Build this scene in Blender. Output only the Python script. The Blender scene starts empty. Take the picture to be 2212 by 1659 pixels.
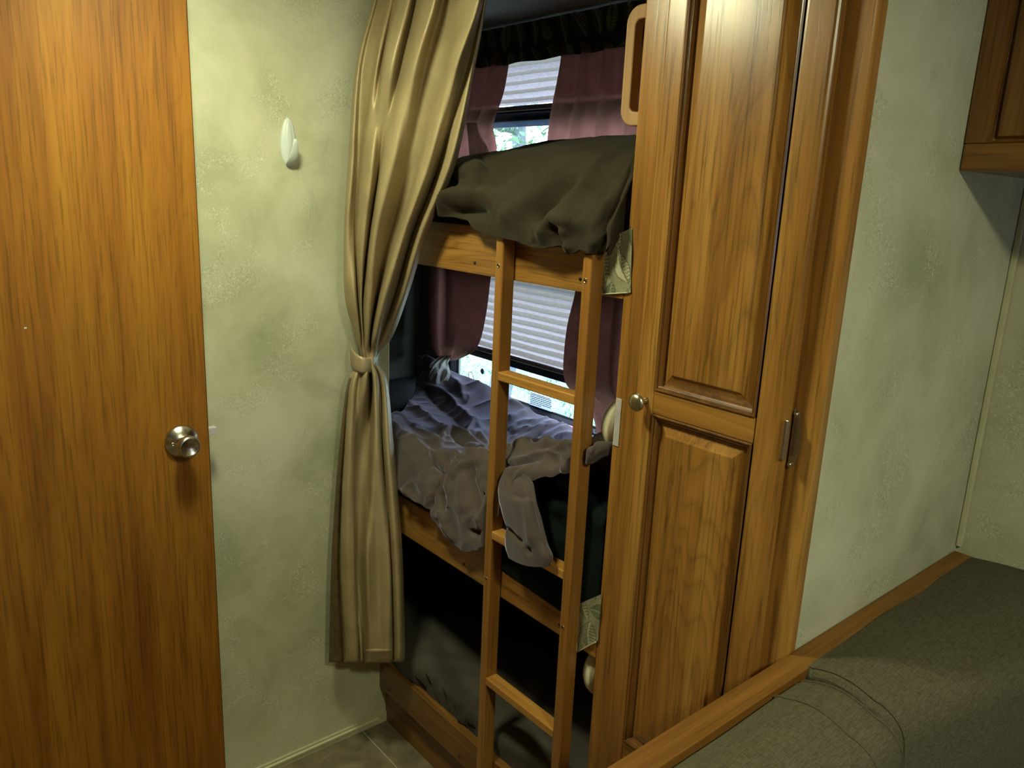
import bpy, bmesh, math, random
from mathutils import Vector, Matrix, noise
random.seed(7)
W, H = 2212, 1659
F = 1690.0
PITCH, ROLL, YAW = math.radians(13.65), math.radians(2.55), math.radians(40.6)
CAM = Vector((0, 0, 1.5))

# ------------------------------------------------------------ camera
cp, sp = math.cos(PITCH), math.sin(PITCH)
fw = Vector((math.sin(YAW)*cp, math.cos(YAW)*cp, -sp))
r0 = Vector((math.cos(YAW), -math.sin(YAW), 0)); u0 = r0.cross(fw)
rt = r0*math.cos(ROLL) + u0*math.sin(ROLL)
up = -r0*math.sin(ROLL) + u0*math.cos(ROLL)
cam_d = bpy.data.cameras.new('camera'); cam = bpy.data.objects.new('camera', cam_d)
bpy.context.scene.collection.objects.link(cam)
cam.matrix_world = Matrix(((rt.x, up.x, -fw.x, CAM.x), (rt.y, up.y, -fw.y, CAM.y), (rt.z, up.z, -fw.z, CAM.z), (0, 0, 0, 1)))
cam_d.sensor_fit = 'HORIZONTAL'; cam_d.sensor_width = 36.0; cam_d.lens = 36.0*F/W
cam_d.clip_start = 0.02; cam_d.clip_end = 200
sc = bpy.context.scene; sc.camera = cam

# ------------------------------------------------------------ world, exposure
wd = bpy.data.worlds.new('world'); sc.world = wd; wd.use_nodes = True
nt = wd.node_tree; bg = nt.nodes['Background']
bg.inputs['Color'].default_value = (0.64, 0.75, 1.0, 1); bg.inputs['Strength'].default_value = 11.0
sc.view_settings.view_transform = 'Standard'; sc.view_settings.look = 'None'
sc.view_settings.exposure = 0.0; sc.view_settings.gamma = 1.0
try: sc.view_settings.use_curve_mapping = False
except Exception: pass
LAMP_A, LAMP_B = 150.0, 185.0      # emission strengths of the two ceiling lamps
LAMP_COL = (0.98, 1.0, 0.62, 1)

# ------------------------------------------------------------ helpers
COL = sc.collection
def ray(px, py):
    return rt*((px-W/2)/F) - up*((py-H/2)/F) + fw
def at(px, py, ax, val):
    d = ray(px, py); t = (val-CAM[ax])/d[ax]; return CAM + d*t
def proj(p):
    v = Vector(p)-CAM; k = v.dot(fw)
    return (W/2+F*v.dot(rt)/k, H/2-F*v.dot(up)/k)

def link(name, me, mat, parent=None, smooth=False):
    o = bpy.data.objects.new(name, me); COL.objects.link(o)
    if mat: 
        me.materials.clear(); me.materials.append(mat)
    if smooth:
        for p in me.polygons: p.use_smooth = True
    if parent:
        o.parent = parent
    return o
def wloc(parent):
    v = Vector((0, 0, 0))
    while parent is not None:
        v += parent.location; parent = parent.parent
    return v
def mesh(name, vs, fs, mat, parent=None, smooth=False, flip=False):
    off = wloc(parent)
    me = bpy.data.meshes.new(name)
    me.from_pydata([tuple(Vector(v)-off) for v in vs], [], fs if not flip else [tuple(reversed(f)) for f in fs])
    me.update(); return link(name, me, mat, parent, smooth)
def boxes(name, bl, mat, parent=None, bev=0.0, seg=2):
    bm = bmesh.new(); off = wloc(parent)
    for (x0, x1, y0, y1, z0, z1) in bl:
        c = [bm.verts.new((x-off.x, y-off.y, z-off.z)) for x in (x0, x1) for y in (y0, y1) for z in (z0, z1)]
        for q in ((0,1,3,2), (4,6,7,5), (0,4,5,1), (2,3,7,6), (0,2,6,4), (1,5,7,3)):
            bm.faces.new([c[i] for i in q])
    if bev: bmesh.ops.bevel(bm, geom=list(bm.edges), offset=bev, segments=seg, affect='EDGES', profile=0.6)
    me = bpy.data.meshes.new(name); bm.to_mesh(me); bm.free()
    o = link(name, me, mat, parent, False)
    return o
def lathe(name, prof, c, axis, mat, parent=None, n=32, smooth=True):
    ax = Vector(axis).normalized(); a = ax.orthogonal().normalized(); b = ax.cross(a)
    vs, fs = [], []
    for (r, h) in prof:
        for i in range(n):
            t = 2*math.pi*i/n
            vs.append(Vector(c)+ax*h+(a*math.cos(t)+b*math.sin(t))*r)
    for j in range(len(prof)-1):
        for i in range(n):
            fs.append((j*n+i, j*n+(i+1) % n, (j+1)*n+(i+1) % n, (j+1)*n+i))
    fs.append(tuple(range(n))[::-1]); fs.append(tuple(range((len(prof)-1)*n, len(prof)*n)))
    return mesh(name, vs, fs, mat, parent, smooth)
def tube(name, pts, r, mat, parent=None, n=8, closed=False):
    pts = [Vector(p) for p in pts]; vs, fs = [], []; m = len(pts)
    rr = r if isinstance(r, (list, tuple)) else [r]*m
    prev = None
    for i, p in enumerate(pts):
        if closed: t = pts[(i+1) % m]-pts[i-1]
        else: t = pts[min(i+1, m-1)]-pts[max(i-1, 0)]
        t.normalize()
        a = t.orthogonal().normalized() if prev is None else (prev-t*prev.dot(t)).normalized()
        prev = a; b = t.cross(a)
        for k in range(n):
            w = 2*math.pi*k/n; vs.append(p+(a*math.cos(w)+b*math.sin(w))*rr[i])
    for i in range(m if closed else m-1):
        for k in range(n):
            j = (i+1) % m
            fs.append((i*n+k, i*n+(k+1) % n, j*n+(k+1) % n, j*n+k))
    if not closed:
        fs.append(tuple(range(n))[::-1]); fs.append(tuple(range((m-1)*n, m*n)))
    return mesh(name, vs, fs, mat, parent, True)
def grid(name, P, mat, parent=None, thick=0.0, smooth=True, flip=False):
    R, C = len(P), len(P[0]); vs = [p for row in P for p in row]
    fs = [(i*C+j, i*C+j+1, (i+1)*C+j+1, (i+1)*C+j) for i in range(R-1) for j in range(C-1)]
    o = mesh(name, vs, fs, mat, parent, smooth, flip)
    if thick:
        m = o.modifiers.new('t', 'SOLIDIFY'); m.thickness = thick; m.offset = 0
    return o
def cr(p, t):   # Catmull-Rom through values p at parameter t in [0, len-1]
    i = min(int(t), len(p)-2); f = t-i
    a = p[max(i-1, 0)]; b = p[i]; c = p[i+1]; d = p[min(i+2, len(p)-1)]
    return 0.5*((2*b)+(-a+c)*f+(2*a-5*b+4*c-d)*f*f+(-a+3*b-3*c+d)*f*f*f)
def lerpt(tab, x):   # piecewise linear table
    if x <= tab[0][0]: return tab[0][1]
    for (a, b), (c, d) in zip(tab, tab[1:]):
        if x <= c: return b+(d-b)*(x-a)/(c-a)
    return tab[-1][1]
def smt(tab, x):
    if x <= tab[0][0]: return tab[0][1]
    for (a, b), (c, d) in zip(tab, tab[1:]):
        if x <= c:
            f = (x-a)/(c-a); f = f*f*(3-2*f); return b+(d-b)*f
    return tab[-1][1]
def thing(name, label, cat, loc=(0, 0, 0), group=None, kind=None):
    o = bpy.data.objects.new(name, None); COL.objects.link(o); o.location = loc
    o.empty_display_size = 0.05
    return tag(o, label, cat, group, kind)
def tag(o, label, cat=None, group=None, kind=None):
    if label: o['label'] = label
    if cat: o['category'] = cat
    if group: o['group'] = group
    if kind: o['kind'] = kind
    return o

# ------------------------------------------------------------ materials
def new_mat(name):
    m = bpy.data.materials.new(name); m.use_nodes = True
    n = m.node_tree.nodes; l = m.node_tree.links
    return m, n, l, n['Principled BSDF']
def ramp(n, stops):
    r = n.new('ShaderNodeValToRGB'); e = r.color_ramp.elements
    while len(e) > 1: e.remove(e[-1])
    e[0].position = stops[0][0]; e[0].color = (*stops[0][1], 1)
    for p, c in stops[1:]:
        k = e.new(p); k.color = (*c, 1)
    return r
def mapping(n, l, scale, rot=(0, 0, 0), loc=(0, 0, 0)):
    tc = n.new('ShaderNodeTexCoord'); mp = n.new('ShaderNodeMapping')
    mp.inputs['Scale'].default_value = scale; mp.inputs['Rotation'].default_value = rot; mp.inputs['Location'].default_value = loc
    l.new(tc.outputs['Object'], mp.inputs['Vector']); return mp
def noise_n(n, l, vec, scale, detail=4, rough=0.55, dist=0.0):
    t = n.new('ShaderNodeTexNoise'); t.inputs['Scale'].default_value = scale; t.inputs['Detail'].default_value = detail
    t.inputs['Roughness'].default_value = rough; t.inputs['Distortion'].default_value = dist
    l.new(vec, t.inputs['Vector']); return t
def mixc(n, l, fac, a, b, mode='MIX'):
    m = n.new('ShaderNodeMix'); m.data_type = 'RGBA'; m.blend_type = mode
    for s, v in ((0, fac), (6, a), (7, b)):
        if hasattr(v, 'links') or hasattr(v, 'is_linked'): l.new(v, m.inputs[s])
        else: m.inputs[s].default_value = v if s == 0 else (*v, 1)
    return m.outputs[2]
def bump(n, l, h, strength, dist, bs):
    b = n.new('ShaderNodeBump'); b.inputs['Strength'].default_value = strength; b.inputs['Distance'].default_value = dist
    l.new(h, b.inputs['Height']); l.new(b.outputs['Normal'], bs.inputs['Normal'])
def simple(name, col, rough=0.5, metal=0.0, nscale=60, var=0.12, spec=0.5, bmp=0.0):
    m, n, l, bs = new_mat(name)
    mp = mapping(n, l, (1, 1, 1)); t = noise_n(n, l, mp.outputs[0], nscale)
    a = tuple(c*(1-var) for c in col); b = tuple(min(1, c*(1+var)) for c in col)
    r = ramp(n, [(0.3, a), (0.7, b)]); l.new(t.outputs[0], r.inputs[0]); l.new(r.outputs[0], bs.inputs['Base Color'])
    bs.inputs['Roughness'].default_value = rough; bs.inputs['Metallic'].default_value = metal
    bs.inputs['Specular IOR Level'].default_value = spec
    if bmp: bump(n, l, t.outputs[0], bmp, 0.002, bs)
    return m
def wood(name, axis='Z', dark=(0.20, 0.085, 0.016), mid=(0.35, 0.158, 0.031), light=(0.48, 0.25, 0.060), rough=0.3, big=5.0, pore=1.0, seed=0.0, cath=0.6, coat=0.45, psc=190.0):
    m, n, l, bs = new_mat(name)
    g = {'X': 0, 'Y': 1, 'Z': 2}[axis]
    def sc3(along, across):
        v = [across]*3; v[g] = along; return tuple(v)
    loc = (seed*1.7, seed*2.3, seed*0.9)
    m1 = mapping(n, l, sc3(0.38, big), loc=loc); n1 = noise_n(n, l, m1.outputs[0], 1.6, 3, 0.5, 0.6)
    # cathedral rings: contour lines of a stretched noise
    mu = n.new('ShaderNodeMath'); mu.operation = 'MULTIPLY'; mu.inputs[1].default_value = 26.0; l.new(n1.outputs[0], mu.inputs[0])
    fr = n.new('ShaderNodeMath'); fr.operation = 'FRACT'; l.new(mu.outputs[0], fr.inputs[0])
    rr = ramp(n, [(0.0, (0.35,)*3), (0.15, (0.70,)*3), (0.6, (0.98,)*3), (0.88, (0.85,)*3), (1.0, (0.35,)*3)]); l.new(fr.outputs[0], rr.inputs[0])
    m2 = mapping(n, l, sc3(psc/32, psc), loc=loc); n2 = noise_n(n, l, m2.outputs[0], 1.0, 3, 0.65)
    m3 = mapping(n, l, sc3(1.2, 22.0), loc=loc); n3 = noise_n(n, l, m3.outputs[0], 1.0, 4, 0.6, 0.3)
    base = ramp(n, [(0.28, dark), (0.5, mid), (0.74, light)]); l.new(n3.outputs[0], base.inputs[0])
    c1 = mixc(n, l, cath*0.55, base.outputs[0], rr.outputs[0], 'MULTIPLY')
    pr = ramp(n, [(0.36, (0.30,)*3), (0.47, (1, 1, 1))]); l.new(n2.outputs[0], pr.inputs[0])
    c2 = mixc(n, l, 0.55*pore, c1, pr.outputs[0], 'MULTIPLY')
    l.new(c2, bs.inputs['Base Color'])
    bs.inputs['Roughness'].default_value = rough; bs.inputs['Coat Weight'].default_value = coat; bs.inputs['Coat Roughness'].default_value = 0.30
    bs.inputs['Specular IOR Level'].default_value = 0.35 if coat else 0.2
    bump(n, l, pr.outputs[0], 0.25, 0.0006, bs)
    return m

WZ = wood('oak_vertical', 'Z', seed=1.0, psc=140.0)
WZp = wood('oak_panel', 'Z', seed=4.2, big=4.0, cath=0.8)
WY = wood('oak_across', 'Y', seed=2.0, pore=1.2, psc=105.0)
WYb = wood('oak_bunk_board', 'Y', dark=(0.20, 0.085, 0.017), mid=(0.35, 0.165, 0.036), light=(0.48, 0.26, 0.068), seed=3.0, big=6.0, cath=0.9, rough=0.35, psc=120.0)
WX = wood('oak_rail', 'X', dark=(0.12, 0.048, 0.010), mid=(0.20, 0.088, 0.018), light=(0.28, 0.135, 0.032), seed=5.0, pore=0.6, cath=0.2, rough=0.5, coat=0.0)
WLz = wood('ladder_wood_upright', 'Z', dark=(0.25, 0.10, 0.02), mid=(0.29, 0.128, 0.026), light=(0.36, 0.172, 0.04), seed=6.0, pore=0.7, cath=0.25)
WLy = wood('ladder_wood_rung', 'Y', dark=(0.27, 0.12, 0.025), mid=(0.46, 0.22, 0.05), light=(0.58, 0.31, 0.08), seed=7.0, pore=0.7, cath=0.25)
WD = wood('laminate_door', 'Z', dark=(0.17, 0.060, 0.007), mid=(0.275, 0.112, 0.012), light=(0.36, 0.168, 0.018), seed=8.4, big=3.2, pore=0.85, cath=0.32, rough=0.55, coat=0.0)
WYd = wood('oak_lower_board_shaded', 'Y', dark=(0.12, 0.05, 0.010), mid=(0.20, 0.090, 0.020), light=(0.27, 0.135, 0.034), seed=3.6, big=6.0, cath=0.5, rough=0.4)  # bunk oak darkened in colour to stand in for light falloff near the floor
WCz = wood('cabinet_wood_upright', 'Z', dark=(0.11, 0.045, 0.010), mid=(0.19, 0.082, 0.018), light=(0.26, 0.125, 0.032), seed=9.0, coat=0.2)  # both cabinet woods carry the shade of the cabinet front in their colour
WCy = wood('cabinet_wood_level', 'Y', dark=(0.11, 0.045, 0.010), mid=(0.20, 0.085, 0.018), light=(0.27, 0.125, 0.03), seed=9.5, coat=0.2)
WDK = wood('dark_bead', 'Z', dark=(0.07, 0.025, 0.006), mid=(0.13, 0.05, 0.012), light=(0.2, 0.085, 0.02), rough=0.22, cath=0.2)
WDK2 = wood('moulding_wood', 'Z', dark=(0.09, 0.035, 0.008), mid=(0.17, 0.07, 0.016), light=(0.25, 0.115, 0.028), rough=0.22, cath=0.2, coat=0.7)  # darkened wood stands in for a dark reflection along the moulding
WH = wood('pale_handle_wood', 'Z', dark=(0.36, 0.2, 0.09), mid=(0.46, 0.28, 0.14), light=(0.55, 0.36, 0.19), rough=0.5, pore=0.4, cath=0.1, coat=0)

def wallpaper():
    m, n, l, bs = new_mat('mottled_wallpaper')
    mp = mapping(n, l, (1, 1, 1))
    a = noise_n(n, l, mp.outputs[0], 4.5, 6, 0.62, 0.4)
    r = ramp(n, [(0.32, (0.36, 0.375, 0.25)), (0.47, (0.47, 0.47, 0.325)), (0.64, (0.57, 0.56, 0.42))]); l.new(a.outputs[0], r.inputs[0])
    b = noise_n(n, l, mp.outputs[0], 7.5, 4, 0.6, 0.6)
    br = ramp(n, [(0.50, (0, 0, 0)), (0.62, (1, 1, 1))]); l.new(b.outputs[0], br.inputs[0])
    c = noise_n(n, l, mp.outputs[0], 230, 3, 0.7, 1.2)
    crp = ramp(n, [(0.52, (0, 0, 0)), (0.60, (1, 1, 1))]); l.new(c.outputs[0], crp.inputs[0])
    cdk = ramp(n, [(0.34, (1, 1, 1)), (0.42, (0, 0, 0))]); l.new(c.outputs[0], cdk.inputs[0])
    mk = mixc(n, l, 1.0, br.outputs[0], crp.outputs[0], 'MULTIPLY')
    mk2 = mixc(n, l, 1.0, br.outputs[0], cdk.outputs[0], 'MULTIPLY')
    f1 = mixc(n, l, mk, r.outputs[0], (0.66, 0.65, 0.50))
    f1b = mixc(n, l, mk2, f1, (0.30, 0.30, 0.20))
    d = noise_n(n, l, mp.outputs[0], 5.3, 5, 0.65, 0.8)
    dr = ramp(n, [(0.60, (1, 1, 1)), (0.76, (0.78, 0.79, 0.82))]); l.new(d.outputs[0], dr.inputs[0])
    f2 = mixc(n, l, 1.0, f1b, dr.outputs[0], 'MULTIPLY')
    l.new(f2, bs.inputs['Base Color']); bs.inputs['Roughness'].default_value = 0.5; bs.inputs['Specular IOR Level'].default_value = 0.3
    bump(n, l, mk, 0.5, 0.0012, bs)
    return m
WALL = wallpaper()

def satin(name, col, rough=0.42):
    m, n, l, bs = new_mat(name)
    mp = mapping(n, l, (1, 1, 1)); a = noise_n(n, l, mp.outputs[0], 420, 3, 0.7)
    b = noise_n(n, l, mp.outputs[0], 14, 3, 0.5)
    r = ramp(n, [(0.3, tuple(c*0.86 for c in col)), (0.7, tuple(c*1.1 for c in col))]); l.new(b.outputs[0], r.inputs[0])
    l.new(r.outputs[0], bs.inputs['Base Color']); bs.inputs['Roughness'].default_value = rough
    rr = ramp(n, [(0.35, (0.26,)*3), (0.65, (0.62,)*3)]); l.new(a.outputs[0], rr.inputs[0]); l.new(rr.outputs[0], bs.inputs['Roughness'])
    bs.inputs['Specular IOR Level'].default_value = 0.8; bs.inputs['Specular Tint'].default_value = (1, 0.9, 0.7, 1)
    bs.inputs['Metallic'].default_value = 0.12
    bump(n, l, a.outputs[0], 0.5, 0.0008, bs)
    return m
CURT = satin('gold_satin', (0.335, 0.262, 0.145))
CURTB = satin('gold_satin_band', (0.36, 0.285, 0.18), 0.5)

def fleece(name, col, sheen=0.5, scol=(0.75, 0.72, 0.8)):
    m, n, l, bs = new_mat(name)
    mp = mapping(n, l, (1, 1, 1)); a = noise_n(n, l, mp.outputs[0], 260, 3, 0.7); b = noise_n(n, l, mp.outputs[0], 9, 3, 0.5)
    r = ramp(n, [(0.3, tuple(c*0.82 for c in col)), (0.7, tuple(c*1.15 for c in col))]); l.new(b.outputs[0], r.inputs[0])
    l.new(r.outputs[0], bs.inputs['Base Color']); bs.inputs['Roughness'].default_value = 0.95
    bs.inputs['Specular IOR Level'].default_value = 0.1
    bs.inputs['Sheen Weight'].default_value = sheen; bs.inputs['Sheen Roughness'].default_value = 0.4; bs.inputs['Sheen Tint'].default_value = (*scol, 1)
    bump(n, l, a.outputs[0], 0.35, 0.0012, bs)
    return m
FL_TOP = fleece('dark_brown_fleece', (0.030, 0.024, 0.015), 0.10, (0.8, 0.75, 0.6))
FL_MID = fleece('grey_brown_fleece', (0.088, 0.067, 0.060), 0.45, (0.75, 0.74, 1.0))
FL_LOW = fleece('charcoal_fleece', (0.07, 0.063, 0.052), 0.12, (0.8, 0.8, 0.8))
TEAL = fleece('dark_teal_cotton', (0.0045, 0.0085, 0.0085), 0.015)
MATT = simple('mattress_ticking', (0.05, 0.055, 0.055), 0.9)
BLACKM = simple('black_frame', (0.012, 0.013, 0.018), 0.35, 0, 40)
STEEL = simple('brushed_nickel', (0.55, 0.53, 0.47), 0.27, 1.0, 300, 0.1)
BRASS = simple('aged_nickel', (0.50, 0.46, 0.33), 0.3, 1.0, 90)
GOLDB = simple('brass_insert', (0.75, 0.60, 0.25), 0.25, 1.0, 90)
WHITE = simple('white_plastic', (0.56, 0.61, 0.60), 0.4, 0, 20, 0.03)
FRAMEM = simple('matt_black_frame', (0.004, 0.004, 0.006), 0.7, 0, 40, 0.1, 0.15)
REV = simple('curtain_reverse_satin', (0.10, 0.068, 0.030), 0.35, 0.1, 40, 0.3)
CREAM = simple('cream_plastic', (0.72, 0.68, 0.50), 0.45, 0, 20, 0.03)
PLATE = simple('grey_plate', (0.62, 0.60, 0.62), 0.4, 0.3, 150, 0.08)
TRIM = simple('vinyl_trim', (0.50, 0.49, 0.32), 0.35, 0, 30, 0.08)
TRIMH = simple('vinyl_trim_edge', (0.70, 0.68, 0.46), 0.3, 0, 30, 0.05)
CEIL = simple('ceiling_vinyl', (0.42, 0.42, 0.42), 0.6, 0, 12, 0.05)
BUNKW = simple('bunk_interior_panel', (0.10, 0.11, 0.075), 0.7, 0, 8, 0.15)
RED = simple('red_plastic', (0.55, 0.03, 0.02), 0.4)
PINKP = simple('pink_red_plastic', (0.75, 0.10, 0.16), 0.4)
GREYSP = simple('dark_spot', (0.05, 0.07, 0.08), 0.5)
GREENF = simple('pale_green_lining', (0.42, 0.43, 0.27), 0.7, 0, 60, 0.12)
PAPER = None
INK = simple('label_ink', (0.10, 0.06, 0.10), 0.6)
INKR = simple('label_ink_red', (0.6, 0.08, 0.12), 0.6)

def weave(name, c1, c2, sc=900):
    m, n, l, bs = new_mat(name)
    mp = mapping(n, l, (1, 0.12, 1)); a = noise_n(n, l, mp.outputs[0], sc, 2, 0.6)
    mp2 = mapping(n, l, (0.12, 1, 0.6)); b = noise_n(n, l, mp2.outputs[0], sc, 2, 0.6)
    ad = n.new('ShaderNodeMath'); ad.operation = 'ADD'; l.new(a.outputs[0], ad.inputs[0]); l.new(b.outputs[0], ad.inputs[1])
    hf = n.new('ShaderNodeMath'); hf.operation = 'MULTIPLY'; hf.inputs[1].default_value = 0.5; l.new(ad.outputs[0], hf.inputs[0])
    r = ramp(n, [(0.38, c1), (0.62, c2)]); l.new(hf.outputs[0], r.inputs[0]); l.new(r.outputs[0], bs.inputs['Base Color'])
    bs.inputs['Roughness'].default_value = 0.9; bs.inputs['Specular IOR Level'].default_value = 0.15
    bump(n, l, hf.outputs[0], 0.5, 0.0012, bs)
    return m
SOFA = weave('grey_green_weave', (0.062, 0.057, 0.036), (0.112, 0.102, 0.066), 520)

def translucent(name, col, tcol, fac=0.5, nscale=60, var=0.15, stretch=(1, 1, 1)):
    m, n, l, bs = new_mat(name)
    mp = mapping(n, l, stretch); a = noise_n(n, l, mp.outputs[0], nscale, 3, 0.6)
    r = ramp(n, [(0.3, tuple(c*(1-var) for c in col)), (0.7, tuple(min(1, c*(1+var)) for c in col))]); l.new(a.outputs[0], r.inputs[0])
    r2 = ramp(n, [(0.3, tuple(c*(1-var) for c in tcol)), (0.7, tuple(min(1, c*(1+var)) for c in tcol))]); l.new(a.outputs[0], r2.inputs[0])
    l.new(r.outputs[0], bs.inputs['Base Color']); bs.inputs['Roughness'].default_value = 0.85; bs.inputs['Specular IOR Level'].default_value = 0.2
    t = n.new('ShaderNodeBsdfTranslucent'); l.new(r2.outputs[0], t.inputs['Color'])
    mx = n.new('ShaderNodeMixShader'); mx.inputs[0].default_value = fac
    l.new(bs.outputs[0], mx.inputs[1]); l.new(t.outputs[0], mx.inputs[2]); l.new(mx.outputs[0], n['Material Output'].inputs['Surface'])
    return m
PINKC = translucent('rose_brown_sateen', (0.15, 0.088, 0.066), (0.33, 0.13, 0.10), 0.26, 25)
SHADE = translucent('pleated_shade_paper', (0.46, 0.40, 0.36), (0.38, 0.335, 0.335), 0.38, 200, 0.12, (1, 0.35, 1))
SHADE2 = translucent('pleated_shade_shaded_face', (0.42, 0.33, 0.27), (0.33, 0.265, 0.23), 0.34, 200, 0.12, (1, 0.35, 1))  # darker copy of the paper, paints shade onto alternate pleat faces
LEAF = translucent('tree_leaf', (0.08, 0.15, 0.07), (0.10, 0.20, 0.09), 0.5, 8, 0.4)
LEAF2 = translucent('tree_leaf_light', (0.16, 0.26, 0.15), (0.22, 0.38, 0.2), 0.5, 8, 0.3)
GRASSM = translucent('grass_blade', (0.40, 0.58, 0.44), (0.5, 0.72, 0.5), 0.4, 6, 0.55)
BARK = simple('bark', (0.10, 0.12, 0.13), 0.9, 0, 30, 0.3)
LINING = translucent('pale_lining', (0.36, 0.36, 0.26), (0.42, 0.40, 0.36), 0.4, 40)
PAPER = translucent('label_paper', (0.6, 0.64, 0.7), (0.26, 0.29, 0.33), 0.6, 10, 0.02)
def glass():
    m, n, l, bs = new_mat('window_glass')
    t = n.new('ShaderNodeBsdfTransparent'); t.inputs[0].default_value = (0.88, 0.95, 0.95, 1)
    g = n.new('ShaderNodeBsdfGlossy'); g.inputs['Roughness'].default_value = 0.02
    mx = n.new('ShaderNodeMixShader'); mx.inputs[0].default_value = 0.05; l.new(t.outputs[0], mx.inputs[1]); l.new(g.outputs[0], mx.inputs[2])
    l.new(mx.outputs[0], n['Material Output'].inputs['Surface']); return m
GLASS = glass()
def emit(name, col, s):
    m, n, l, bs = new_mat(name)
    bs.inputs['Base Color'].default_value = (0.8, 0.8, 0.8, 1); bs.inputs['Emission Color'].default_value = col; bs.inputs['Emission Strength'].default_value = s
    return m
def tilemat():
    m, n, l, bs = new_mat('slate_floor_tile')
    mp = mapping(n, l, (1, 1, 1)); a = noise_n(n, l, mp.outputs[0], 16, 6, 0.65, 0.5); b = noise_n(n, l, mp.outputs[0], 90, 3, 0.6)
    r = ramp(n, [(0.3, (0.10, 0.085, 0.055)), (0.55, (0.19, 0.155, 0.10)), (0.75, (0.28, 0.23, 0.155))]); l.new(a.outputs[0], r.inputs[0])
    l.new(r.outputs[0], bs.inputs['Base Color']); bs.inputs['Roughness'].default_value = 0.5; bump(n, l, b.outputs[0], 0.2, 0.001, bs)
    return m
TILE = tilemat(); GROUT = simple('pale_grout', (0.42, 0.40, 0.33), 0.8)
def attrmat(name, rough=0.85):
    m, n, l, bs = new_mat(name)
    at_ = n.new('ShaderNodeVertexColor'); at_.layer_name = 'print'
    mp = mapping(n, l, (1, 1, 1)); a = noise_n(n, l, mp.outputs[0], 500, 2, 0.6)
    r = ramp(n, [(0.35, (0.72,)*3), (0.6, (1, 1, 1))]); l.new(a.outputs[0], r.inputs[0])
    c = mixc(n, l, 1.0, at_.outputs[0], r.outputs[0], 'MULTIPLY'); l.new(c, bs.inputs['Base Color'])
    bs.inputs['Roughness'].default_value = rough; bs.inputs['Specular IOR Level'].default_value = 0.2
    return m
LEAFPRINT = attrmat('leaf_print_fabric')

# ------------------------------------------------------------ dimensions
YW = 1.713          # hook wall
XF = 1.02           # front of bunk boards / wardrobe face frame
XK = 1.043          # end of hook wall
XW = 1.70           # window wall
YE = 2.56           # far end wall of bunks
YR = 0.53           # end wall beside the bench
XS = 1.655          # outer wall over the bench
ZC = 2.01

# ------------------------------------------------------------ setting
def struct(name, bl, mat, label=None, bev=0):
    o = boxes(name, bl, mat, None, bev); o['kind'] = 'structure'
    if label: o['label'] = label
    return o
struct('wall_left', [(-1.6, XK, YW, YW+0.045, 0, ZC)], WALL, 'mottled green wallpapered wall with the white hook')
struct('wall_right', [(1.04, XS+0.03, 0.505+0.018, 0.56, 0, ZC)], WALL, 'green wallpapered wall between tall cabinet and overhead cabinet')
struct('wall_far', [(XS, XS+0.03, -2.6, 0.523, 0, ZC)], WALL, 'green wallpapered wall behind the grey bench cushions')
struct('wall_behind', [(-1.65, -1.6, -2.6, YW+0.045, 0, ZC)], WZ, 'oak clad wall on the room side behind the viewer')
struct('wall_rear', [(-1.65, XS+0.03, -2.65, -2.6, 0, 1.15), (-1.65, XS+0.03, -2.65, -2.6, 1.60, ZC), (-1.65, 0.3, -2.65, -2.6, 1.15, 1.60), (1.0, XS+0.03, -2.65, -2.6, 1.15, 1.60)], WZ, 'oak clad wall at the far end of the room behind the viewer')
struct('ceiling', [(-1.65, XW+0.05, -2.65, YE+0.05, ZC, ZC+0.04)], CEIL, 'pale ceiling over the room and the bunks')
# bunk recess shell
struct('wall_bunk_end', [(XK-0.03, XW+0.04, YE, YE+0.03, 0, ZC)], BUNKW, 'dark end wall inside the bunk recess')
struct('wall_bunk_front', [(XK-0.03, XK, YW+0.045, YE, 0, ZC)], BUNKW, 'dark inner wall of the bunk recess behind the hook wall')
# window wall with two openings
U = (1.40, 2.30, 1.595, 1.935)     # y0,y1,z0,z1 upper opening
M = (1.45, 2.335, 0.795, 1.235)     # middle opening
wb = [(XW, XW+0.04, 0.5, YE+0.03, 0, M[2]), (XW, XW+0.04, 0.5, YE+0.03, M[3], U[2]), (XW, XW+0.04, 0.5, YE+0.03, U[3], ZC),
      (XW, XW+0.04, 0.5, M[0], M[2], M[3]), (XW, XW+0.04, M[1], YE+0.03, M[2], M[3]),
      (XW, XW+0.04, 0.5, U[0], U[2], U[3]), (XW, XW+0.04, U[1], YE+0.03, U[2], U[3])]
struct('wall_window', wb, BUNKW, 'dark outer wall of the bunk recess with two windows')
# floor: grout bed with separate tiles
fl = struct('floor', [(-1.65, XW+0.05, -2.65, YE+0.05, -0.03, -0.0015)], GROUT, 'brown slate look tiled floor')
tv = None
tw = 0.31; ang = math.radians(0)
tx0, ty0 = 0.705, 1.40
tmesh = {}
k = 0
for i in range(-5, 3):
    for j in range(-7, 3):
        off = 0.155 if (j % 2) else 0.0
        x0 = tx0+i*tw+off-0.05; y0 = ty0+j*tw
        x1, y1 = x0+tw-0.003, y0+tw-0.003
        x0c, x1c, y0c, y1c = max(x0, -1.6), min(x1, 1.06 if y1 > 0.55 else XS), max(y0, -2.6), min(y1, YW)
        if x1c-x0c < 0.01 or y1c-y0c < 0.01: continue
        o = boxes('tile', [(x0c, x1c, y0c, y1c, -0.003, 0.0)], TILE, fl, 0.0008, 1)
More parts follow.
